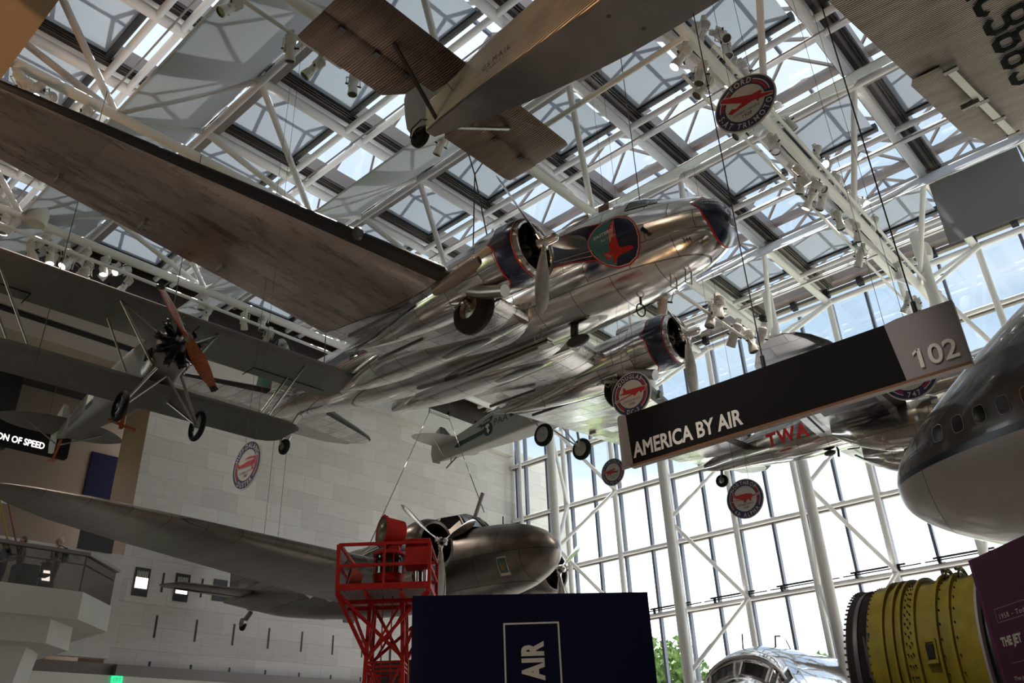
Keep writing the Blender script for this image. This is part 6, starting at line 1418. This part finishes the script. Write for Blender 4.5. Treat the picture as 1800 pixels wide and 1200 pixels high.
    for x, a_ in ((-.56, Vector((-.9, -.35, .2))), (.58, Vector((.8, .5, .1)))):
        b = MB(); b.lathe([(-.14, .02), (-.12, .09), (-.03, .15), (.05, .17), (.10, .175), (.11, .15)], (x, -.35, zf+.24), a_, 24); b.tube((x, -.35, zf+.02), (x, -.35, zf+.12), .05); co = b.build('course_light', mat('faded_red', (.34, .06, .03), .5), t)
        b = MB(); b.lathe([(.09, .001), (.085, .15)], (x, -.35, zf+.24), a_, 24); b.build('course_glass', 'lens', co)
    b = MB(); b.tube((.55, -.6, zf+.02), (.55, -.6, zf+.30), .03); b.tube((.68, -.6, zf+.02), (.68, -.6, zf+.28), .05); pieces(b.build('conduit_stub', 'chrome', t))
    return t
tower()
# ================================================================== BALCONY, PEOPLE, HALL
YB = 24.2
bt0 = on_y(146, 1040, YB); bb0 = on_y(140, 1070, YB)
def on_ch(px, py):          # upright plane of the chamfer: y - YB = x - bt0.x
    r = ray(px, py); k = (YB - bt0.x - CAM.y + CAM.x)/(r.y-r.x); return CAM + r*k
bt1 = on_ch(197, 1060)
ztop, zbot = bt0.z, bt0.z-.72
xA, xB, yB2 = bt0.x, bt1.x, bt1.y
t = thing('balcony', (0, 0, 0), 'white balcony with chamfered corner and smoked glass railing, at the lower left', 'balcony')
def ngon(x1, x2, y2, z0, z1, yf, y_end=32.0, xl=-8):
    b = MB(); pts = [(xl, yf, z0), (x1, yf, z0), (x2, y2, z0), (x2, y_end, z0), (xl, y_end, z0)]; b.prism(pts, (0, 0, z1-z0)); return b
ngon(xA, xB, yB2, zbot, ztop, YB).build('slab', 'plaster', t)
ngon(xA-.55, xA-.55+1.0, YB+.35+1.0, zbot-.62, zbot+.002, YB+.35).build('lower_slab', 'plaster', t)
b = MB(); b.prism([(-8, YB+1.2, 0), (xA-1.6, YB+1.2, 0), (xA-.9, YB+2.2, 0), (xA-.9, 31, 0), (-8, 31, 0)], (0, 0, zbot-.6)); 
for i in (5, 6, 7): v = b.v[i]; b.v[i] = (v[0]+ (.0 if i == 5 else .9), v[1]-(.0 if i == 5 else 0), v[2])
b.build('bracket', 'plaster', t)
zr = on_y(158, 974, YB).z
b = MB(); gl = [(-8, YB+.06), (xA-.03, YB+.06), (xB-.05, yB2)]
b.poly([(gl[0][0], gl[0][1], ztop), (gl[1][0], gl[1][1], ztop), (gl[1][0], gl[1][1], zr), (gl[0][0], gl[0][1], zr)]); b.poly([(gl[1][0], gl[1][1], ztop), (gl[2][0], gl[2][1], ztop), (gl[2][0], gl[2][1], zr), (gl[1][0], gl[1][1], zr)])
b.build('glass_railing', 'railglass', t)
b = MB(); b.beam((-8, YB+.06, zr), (xA, YB+.06, zr), .16, .09); b.beam((xA-.05, YB+.04, zr), (xB, yB2, zr), .16, .09); b.beam((-8, YB+.12, zr-.28), (xA-.05, YB+.12, zr-.28), .03, .03); b.beam((xA-.05, YB+.12, zr-.28), (xB-.1, yB2, zr-.28), .03, .03)
for x in (xA-.05, xA-2.4, xA-4.6): b.beam((x, YB+.12, ztop), (x, YB+.12, zr), .035, .035)
b.build('hand_rail', 'bronze', t)
# parapet, dark monitors and wall behind the balcony
b = MB(); b.box((-6, YS-.4, 5.6), (XS-.05, YS-.1, on_y(60, 950, YS-.4).z)); struct(b.build('wall_low', 'plaster'))
p = on_y(137, 950, YS-.42); b = MB(); b.box((p.x, YS-.46, p.z-.25), (p.x+1.15, YS-.42, p.z+.75)); tag(b.build('dark_display', 'black'), 'dark rectangular display above the balcony parapet, under the grey wing', 'display')
p = on_y(66, 1032, 27.6); b = MB(); b.box((p.x, 27.6, ztop), (p.x+.45, 27.68, p.z+.78)); o = b.build('video_stand', 'black'); tag(o, 'black stand with a glowing screen seen through the balcony glass', 'video screen')
b = MB(); b.box((p.x+.06, 27.57, p.z+.22), (p.x+.42, 27.598, p.z+.52)); b.build('screen', 'lamptext', o)
p = on_y(25, 1020, 26.0); b = MB(); b.box((p.x, 26, ztop), (p.x+.6, 26.5, ztop+.95)); b.box((p.x+.5, 26.0, ztop+.72), (p.x+.95, 26.5, ztop+.76)); tag(b.build('kiosk', 'black'), 'black kiosk with a side shelf behind the balcony glass', 'kiosk')
def person(loc, yaw, h, name, label, shirt, trouser, hairm, bag=None, lean=0):
    t = thing(name, loc, label, 'person', rot=(0, 0, yaw)); s = h/1.75
    J = {}; E = []; Rr = {}
    def j(n, p, r): J[n] = Vector(p)*s; Rr[n] = (r[0]*s, r[1]*s) if isinstance(r, tuple) else (r*s, r*s)
    j('pel', (0, 0, .98), (.15, .115)); j('waist', (.0, 0, 1.12), (.145, .105)); j('chest', (.01, 0, 1.32), (.165, .12)); j('neckb', (.02, 0, 1.46), (.075, .075)); j('neck', (.04, 0, 1.52), .056); j('jaw', (.065, 0, 1.58), (.068, .075)); j('face', (.06, 0, 1.645), (.082, .092)); j('crown', (.035, 0, 1.71), (.075, .085)); j('nose', (.152, 0, 1.625), .014)
    for sd, q in (('L', 1), ('R', -1)):
        j('hip'+sd, (0, q*.10, .90), .092); j('knee'+sd, (.04*q, q*.11, .50), .060); j('ank'+sd, (-.02+.06*q, q*.11, .09), .042); j('toe'+sd, (.14+.06*q, q*.12, .04), .036)
        j('sho'+sd, (.0, q*.185, 1.41), .062); j('elb'+sd, (.02, q*.23, 1.13), .044); j('wri'+sd, (.20, q*.20, 1.03), .031); j('palm'+sd, (.27, q*.195, 1.01), .030)
        for k in range(4): j('f%d%s' % (k, sd), (.35-.008*abs(k-1.3), q*(.165+.02*k), .975), .0095)
        j('th'+sd, (.29, q*.155, 1.04), .010); j('ear'+sd, (.045, q*.092, 1.635), .014)
    names = list(J); ix = {n: i for i, n in enumerate(names)}
    E = [('pel','waist'),('waist','chest'),('chest','neckb'),('neckb','neck'),('neck','jaw'),('jaw','face'),('face','crown'),('face','nose')]
    for sd in 'LR': E += [('pel','hip'+sd),('hip'+sd,'knee'+sd),('knee'+sd,'ank'+sd),('ank'+sd,'toe'+sd),('chest','sho'+sd),('sho'+sd,'elb'+sd),('elb'+sd,'wri'+sd),('wri'+sd,'palm'+sd),('palm'+sd,'th'+sd),('face','ear'+sd)] + [('palm'+sd, 'f%d%s' % (k, sd)) for k in range(4)]
    me = bpy.data.meshes.new('body'); me.from_pydata([J[n] for n in names], [(ix[a], ix[c]) for a, c in E], [])
    o = bpy.data.objects.new('body', me); COL.objects.link(o)
    sk = o.modifiers.new('skin', 'SKIN'); su = o.modifiers.new('sub', 'SUBSURF'); su.levels = su.render_levels = 2
    for i, n in enumerate(names): me.skin_vertices[0].data[i].radius = Rr[n]; me.skin_vertices[0].data[i].use_root = (n == 'pel')
    dg = bpy.context.evaluated_depsgraph_get(); dg.update(); m2 = bpy.data.meshes.new_from_object(o.evaluated_get(dg)); bpy.data.objects.remove(o)
    o = bpy.data.objects.new('body', m2); COL.objects.link(o); o.parent = t
    m2.materials.clear()
    for m in ('skin', shirt, trouser, 'black'): m2.materials.append(M[m])
    for p in m2.polygons:
        c = p.center/s; p.use_smooth = True
        p.material_index = 3 if c.z < .085 else 2 if (c.z < 1.02 and abs(c.y) < .2 and c.x < .13) else 0 if (c.z > 1.475 or (c.z < 1.2 and abs(c.y) > .155 and c.x > .06)) else 1
    b = MB(); b.ball((.025*s, 0, 1.685*s), .098*s, 16, 10, (1.0, .98, .92)); b.ball((-.02*s, 0, 1.64*s), .088*s, 14, 8, (.75, 1.0, 1.0)); b.build('hair', hairm, t)
    b = MB()
    for q in (-1, 1): b.ball((.132*s, q*.033*s, 1.65*s), .011*s, 8, 5)
    b.box((.128*s, -.028*s, 1.583*s), (.138*s, .028*s, 1.59*s)); b.build('eyes_and_mouth', 'bark', t)
    if bag:
        b = MB(); b.ball((-.19*s, 0, 1.25*s), .2*s, 16, 10, (.55, .78, 1.15)); bp = b.build('backpack', bag, t)
        b = MB(); b.ball((-.27*s, 0, 1.16*s), .12*s, 12, 8, (.5, .9, .8)); b.build('backpack_pocket', 'yel_trim', bp)
        b = MB()
        for q in (-1, 1): b.path([(-.1*s, q*.13*s, 1.44*s), (.03*s, q*.13*s, 1.475*s), (.13*s, q*.13*s, 1.36*s), (.11*s, q*.15*s, 1.18*s), (-.08*s, q*.16*s, 1.08*s)], .016*s)
        b.build('backpack_strap', bag, bp)
    return t
hp = on_y(108, 945, 25.6); person((hp.x, 25.6, ztop), RAD(180), max(1.5, min(1.95, hp.z-ztop+.02)), 'person', 'person with white hair, white shirt and backpack standing at the balcony railing', 'shirt', 'khaki', 'hair', 'bluecloth')
hp = on_y(44, 950, 25.3); person((hp.x, 25.3, ztop), RAD(165), max(1.5, min(1.9, hp.z-ztop+.02)), 'person', 'person with brown hair in dark clothes at the railing, left of the white-haired person', 'black', 'black', 'hairb')
hp = on_y(14, 948, 26.6); person((hp.x, 26.6, ztop), RAD(200), max(1.5, min(1.9, hp.z-ztop)), 'person', 'person in blue seen through the balcony glass at the left edge', 'bluecloth', 'bluecloth', 'hairb')
# hall: banner, speed sign, crossing struts
a = on_y(163, 793, 32.9); c = on_y(208, 868, 32.9); b = MB(); b.box((a.x, 32.9, c.z-.4), (c.x-.0, 32.98, a.z)); tag(b.build('wall_banner', 'navy_matte'), 'dark navy banner on the tan wall above the grey wing', 'banner')
a = on_y(120, 786, 29.6); zb_ = on_y(120, 806, 29.6).z; zt_ = on_y(60, 752, 29.6).z
t = thing('lit_sign', (a.x, 29.6, 0), 'black sign with lit white letters ending in ION OF SPEED, at the left edge', 'sign')
b = MB(); b.box((-7, 0, zb_), (.05, .3, zt_)); b.build('board', 'sign_black', t)
p0, p1 = on_y(0, 766, 29.55), on_y(79, 784, 29.55); zl = on_y(79, 790, 29.55).z; hl = on_y(20, 768, 29.55).z-on_y(20, 780, 29.55).z
b = MB(); put_text(b, 'ION OF SPEED', lambda u, v: (p1.x-a.x+u, -.01, zl+.02+v), hl, (p1.x-p0.x)*1.10, .02, 'r'); b.build('lettering', 'lamptext', t)
tubeobj('hanging_cable', (-.8, .15, zt_), (-.8, .15, 15.8), .012, 'cable', t)
for dy, dz, l, m in ((0, 0, 'leaning orange pole at the left edge behind the grey wing tip', 'yel_trim'), (.3, 0, 'thin leaning brown pole beside the orange pole at the left edge', 'oak')):
    p = on_y(2+14*(dy > 0), 893, 28); q = on_y(14+14*(dy > 0), 950, 28); d = (p-q).normalized(); tag(tubeobj('pole', q-d*.6, p+d*.6, .03, m), l, 'pole')
a = on_y(5, 845, 30.2); b = MB(); b.prism([(a.x-2, 30.2, a.z-.35), (a.x+.75, 30.2, a.z-.62), (a.x+.75, 30.2, a.z-.3), (a.x-2, 30.2, a.z+.1)], (0, .5, 0)); tag(b.build('white_fuselage', 'letter'), 'white object with red trim at the left edge beyond the grey wing tip', 'display object')
b = MB(); b.prism([(a.x-2, 30.15, a.z-.42), (a.x+.78, 30.15, a.z-.68), (a.x+.78, 30.15, a.z-.62), (a.x-2, 30.15, a.z-.34)], (0, .05, 0)); b.build('red_trim', 'red', bpy.data.objects['white_fuselage'])
# exit sign over the lobby
a = on_y(197, 1187, YS-.4); c = on_y(214, 1200, YS-.4); t = thing('exit_sign', (a.x, YS-.42, c.z), 'small green lit EXIT sign under the bronze lintel at the bottom left', 'sign')
b = MB(); b.box((0, 0, 0), (c.x-a.x, .06, a.z-c.z)); b.build('panel', 'exit', t)
b = MB(); put_text(b, 'EXIT', lambda u, v: ((c.x-a.x)/2+u, -.01, (a.z-c.z)*.22+v), (a.z-c.z)*.55, (c.x-a.x)*.7, .0); b.build('lettering', 'letter', t)
# small black lamps under the upper gallery fascia
LN = ['first', 'second', 'third', 'fourth', 'fifth', 'sixth', 'seventh', 'eighth']
for i, (px, py) in enumerate(((3, 584), (26, 592), (44, 599), (64, 604), (117, 619), (138, 625), (152, 629), (187, 641))):
    p = on_y(px, py, 30.2); t = thing('theatre_lamp', p, ('lit' if i == 5 else 'unlit')+' black theatre lamp under the tan gallery fascia, %s from the left' % LN[i], 'lamp', 'theatre lamps under the fascia')
    b = MB(); b.lathe([(.0, .001), (.0, .10), (.22, .13), (.24, .11)], (0, 0, .06), (0, -.8, -.6), 14); b.tube((0, 0, .05), (0, 0, .55), .02); b.path([(-.15, 0, .0), (-.16, 0, .22), (.16, 0, .22), (.15, 0, .0)], .015); hd = b.build('housing', 'black', t)
    b = MB(); b.lathe([(.235, .001), (.235, .11)], (0, 0, .06), (0, -.8, -.6), 14); b.build('lens', 'lit' if i == 5 else 'lens', hd)
# ================================================================== SPOTLIGHTS ON THE TRUSSES
def make_spot(lit):
    t = bpy.data.objects.new('spotlight', None); COL.objects.link(t)
    b = MB(); b.lathe([(-.30, .001), (-.30, .07), (-.27, .10), (-.08, .105), (-.06, .085), (.08, .085), (.10, .10), (.26, .115), (.27, .10)], (0, 0, -.32), (0, .25, -1), 18)
    for k in range(5): b.lathe([(-.26+.035*k, .10), (-.255+.035*k, .115), (-.245+.035*k, .115), (-.24+.035*k, .10)], (0, 0, -.32), (0, .25, -1), 18)
    b.box((-.12, -.05, -.42), (-.08, .02, -.24)); hd = b.build('housing', 'white2', t)
    b = MB(); b.lathe([(.24, .001), (.24, .105)], (0, 0, -.32), (0, .25, -1), 18); b.build('lens', 'lit' if lit else 'lens', hd)
    b = MB(); b.path([(-.15, 0, -.32), (-.16, 0, -.08), (.16, 0, -.08), (.15, 0, -.32)], .016); b.tube((0, 0, -.08), (0, 0, .0), .02); b.box((-.06, -.05, -.03), (.06, .05, .10)); b.build('yoke', 'white2', t)
    b = MB(); b.tube((-.18, 0, -.32), (.18, 0, -.32), .02, n=8); b.build('knob', 'black', t)
    b = MB(); b.box((-.03, -.12, -.22), (.03, -.08, -.12)); b.build('clamp', 'black', t)
    return t
proto = {}
rows_ = [
 ('lighting truss above the grey biplane', 24.35, [(6,395,0,0),(25,402,1,.4),(52,438,0,-.2),(82,430,0,.3),(78,450,1,.1),(92,456,0,-.2),(115,448,0,-.3),(127,462,1,.4),(118,470,0,.1),(150,452,0,.2),(157,474,1,.3),(150,482,0,0),(185,468,1,-.1),(203,480,0,.6),(222,486,1,.8),(224,500,0,0),(355,527,0,-.1),(362,552,0,.1),(463,570,0,0),(474,592,0,.1),(430,560,0,.2)]),
 ('lighting truss above the airliner wing', 18.18, [(24,142,0,-.6),(38,158,1,-.7),(66,168,0,.4),(85,185,1,.7),(150,205,0,.2)]),
 ('small lighting rail by the corrugated tailplane', 12.5, [(415,16,0,.1),(511,78,0,.05),(562,116,0,-.3)]),
 ('lighting truss right of the airliner nose', 5.95, [(1209,98,1,.2),(1228,62,0,.4),(1240,50,1,-.2),(1257,72,0,.5),(1240,130,0,.3),(1250,150,0,-.4),(1262,104,1,.6),(1272,85,0,.1),(1293,122,1,.4),(1305,124,0,-.2),(1325,232,0,.8),(1352,205,0,.3),(1368,198,0,.0),(1374,214,0,-.5),(1358,256,0,.2),(1395,308,1,-.6),(1412,318,0,.2),(1436,272,0,.3),(1428,298,1,.8),(1458,292,1,-.3),(1433,345,1,.2),(1424,332,0,.5),(1447,350,0,.1),(1452,312,0,.4),(1470,320,0,-.2),(1480,330,0,.4),(1497,352,1,.1),(1510,364,1,.6),(1470,388,0,0),(1540,395,0,.3),(1503,405,0,-.2),(1520,448,0,.4),(1575,470,0,-.6),(1602,470,0,.1),(1614,482,1,.3),(1622,492,0,.2),(1634,500,0,-.2),(1642,522,1,.6),(1600,530,1,-.6),(1612,538,0,.2),(1650,525,0,.5)]),
 ('lighting pipe below the airliner nose', 8.2, [(1252,556,0,.2),(1176,522,0,.4),(1264,540,0,.1),(1300,585,0,.3),(1312,600,0,-.1),(1345,590,0,.3)]),
 ('ceiling grid behind the corrugated tail', 13.3, [(620,150,0,0),(781,250,0,.1)]),
]
OR2 = ['first','second','third','fourth','fifth','sixth','seventh','eighth','ninth','tenth','eleventh','twelfth','thirteenth','fourteenth','fifteenth','sixteenth','seventeenth','eighteenth','nineteenth','twentieth','twenty-first','twenty-second','twenty-third','twenty-fourth','twenty-fifth','twenty-sixth','twenty-seventh','twenty-eighth','twenty-ninth','thirtieth','thirty-first','thirty-second','thirty-third','thirty-fourth','thirty-fifth','thirty-sixth','thirty-seventh','thirty-eighth','thirty-ninth','fortieth','forty-first']
rnd = random.Random(3)
for place, Y, pts in rows_:
    pts = sorted(pts)
    for i, (px, py, lit, tilt) in enumerate(pts):
        o = proto[lit] = make_spot(lit) if lit not in proto else copy_tree(proto[lit])
        p = on_y(px, py, Y); o.location = p + Vector((0, 0, .3)); o.rotation_euler = (rnd.uniform(-.5, .5), tilt, rnd.uniform(-1.2, 1.2)); o.scale = (1.15,)*3
        tag(o, '%s white spotlight on the %s, %s from the left' % ('lit' if lit else 'unlit', place, OR2[i]), 'spotlight', 'spotlights on the '+place)
for a_, c_, Y, r, l in (((0, 415), (600, 690), 24.55, .05, 'white lighting pipe hung under the truss above the grey biplane'), ((0, 360), (590, 650), 24.0, .06, 'upper white lighting pipe along the truss above the grey biplane'),
                        ((1200, 130), (1620, 560), 6.25, .045, 'white lighting pipe along the truss right of the airliner nose'), ((1255, 90), (1655, 520), 5.6, .05, 'second white lighting pipe along the truss right of the airliner nose'),
                        ((416, -10), (600, 122), 12.5, .05, 'white lighting rail running behind the corrugated tailplane'), ((1150, 490), (1360, 625), 8.2, .04, 'white lighting pipe running below the airliner nose')):
    p, q = on_y(*a_, Y), on_y(*c_, Y); zm = (p.z+q.z)/2; tag(tubeobj('lighting_pipe', (p.x, Y, zm), (q.x, Y, zm), r, 'white'), l, 'lighting pipe')
p = on_z(940, 225, ZB-.1); q = on_z(1205, 62, ZB-.1); tag(tubeobj('lighting_rail', (13.6, 10.9, ZB-.05), (13.6, 5.9, ZB-.05), .075, 'white'), 'square white rail running from the corrugated fuselage to the lighting truss', 'lighting rail')
p = on_x(915, 320, 18.5); q = on_x(1000, 383, 18.5)
for px, py, Y, l in ((66, 380, 24.2, 'white cylinder loudspeaker under the roof at the left edge'), (1623, 444, 5.5, 'white cylinder loudspeaker clamped round an upright tube at the right')):
    p = on_y(px, py, Y); b = MB(); b.lathe([(.0, .001), (.0, .27), (.1, .30), (.35, .32), (.62, .26), (.68, .16), (.68, .001)], p-Vector((0, 0, .3)), (0, 0, 1), 24); tag(b.build('loudspeaker', 'white2'), l, 'loudspeaker')
# ================================================================== CABLES
def cab(a, c, r, label, cat='cable'): tag(tubeobj('suspension_cable', a, c, r, 'cable', None, 6), label, cat, 'suspension cables')
Mx = dc3.matrix_basis if False else Matrix.Translation(dc3.location) @ dc3.rotation_euler.to_matrix().to_4x4()
L_ = lambda *p: Mx @ Vector(p)
k = on_y(800, 335, 14.0)
k = L_(-5.2, -2.6, -.1)+Vector((-.1, 0, 2.4))
cab(L_(-5.25, -2.75, -.2), k, .018, 'left cable of the pair rising from the near nacelle of the silver airliner'); cab(L_(-4.85, -2.55, -.2), k, .018, 'right cable of the pair rising from the near nacelle of the silver airliner')
cab(k, k+Vector((-.5, .6, H-ZB+1.2)), .018, 'cable from the knot above the near nacelle up to the left'); cab(k, k+Vector((1.1, -.7, 2.6)), .018, 'cable from the knot above the near nacelle up to the right')
cab(L_(-2.3, 0, 1.3), L_(-2.3, 0, 1.3)*1.0+Vector((0, 0, 6.2)), .012, 'thin cable rising from the cockpit roof of the silver airliner')
cab(L_(-15.2, 0, .9), (14.5, 21.2, 19.0), .02, 'cable with a shackle holding the tail of the silver airliner')
tr = Vector((16.1, 12.8, 6.6))
bar0, bar1 = on_y(755, 722, 24.3), on_y(790, 735, 24.3)
b = MB(); b.tube(bar0, bar1, .07); o = b.build('spreader_bar', 'white2'); tag(o, 'short white spreader bar hanging below the polished airliner belly near the stone wall', 'spreader bar')
cab(bar0, (bar0.x, 24.3, 19.2), .02, 'cable above the left end of the white spreader bar'); cab(bar1, (bar1.x, 24.3, 19.2), .02, 'cable above the right end of the white spreader bar')
cab(bar0-Vector((0, 0, .05)), on_y(648, 960, 17.5), .014, 'cable slanting down to the wing root of the dark grey twin'); cab(bar1-Vector((0, 0, .05)), on_y(851, 900, 16.1), .014, 'cable slanting down to the cockpit of the dark grey twin')
for px0, py0, px1, py1, Y, l in ((1640, 0, 1690, 0, 0, ''),): pass
p = on_y(478, 800, 24.3)
for px, l in ((476, 'left thin cable before the stone wall beside the duster sign'), (500, 'right thin cable before the stone wall beside the duster sign')):
    p = on_y(px, 830, 24.5); cab((p.x, 24.5, 8.6), (p.x, 24.5, 17.2), .008, l)
for px, py, Y, l in ((62, 640, 17.5, 'thin cable from the lower left wing of the biplane'), (283, 660, 18.0, 'thin cable beside the engine of the biplane')):
    p = on_y(px, py, Y); cab((p.x, Y, p.z), (p.x, Y, 17.3), .010, l)
# ================================================================== INTERIOR LAMPS (added fill: spots at truss height and warm uplights from below)
def spot(name, loc, at, power, col, ang, blend=.6, r=.15):
    l = bpy.data.lights.new(name, 'SPOT'); l.energy = power; l.color = col; l.spot_size = RAD(ang); l.spot_blend = blend; l.shadow_soft_size = r
    o = bpy.data.objects.new(name, l); COL.objects.link(o); o.location = loc; d = Vector(loc)-Vector(at); o.rotation_euler = d.to_track_quat('Z', 'Y').to_euler(); return o
warm = (1, .86, .72)
spot('lamp_truss', (6.0, 24.0, 16.6), (8, 14, 0), 750, warm, 70)
spot('lamp_truss', (10.5, 24.0, 16.6), (14, 16, 0), 750, warm, 70)
spot('lamp_truss', (5.5, 18.0, 16.8), (5, 12, 0), 900, warm, 80)
spot('lamp_truss', (18.5, 5.8, 16.8), (19, 9, 0), 700, warm, 60)
spot('lamp_truss', (22.5, 5.8, 16.8), (18, 10, 0), 900, warm, 80)
spot('lamp_truss', (12.6, 12.2, 16.9), (11.5, 13, 0), 900, warm, 60)
spot('lamp_truss', (1.5, 2, 16.9), (4, 6, 0), 1050, warm, 90)
def up(name, loc, at, power, ang): return spot(name, loc, at, power, (1, .60, .30), ang, .8, .2)  # unseen warm uplights added for the corrugated side, airliner and soffit
up('fill_uplight', (1.5, 9.0, 5.0), (8.6, 4.5, 14.6), 1500, 34)
up('fill_uplight', (5.0, 7.5, .8), (12.6, 9.0, 12.0), 500, 42)
up('fill_uplight', (-2, 15, 6), (0, 17, 17), 700, 80)
spot('lamp_truss', (2.5, 5.0, 16.8), (10, 3.9, 6.1), 1900, (1, .93, .88), 20)  # added spot that brightens the front of the hanging sign
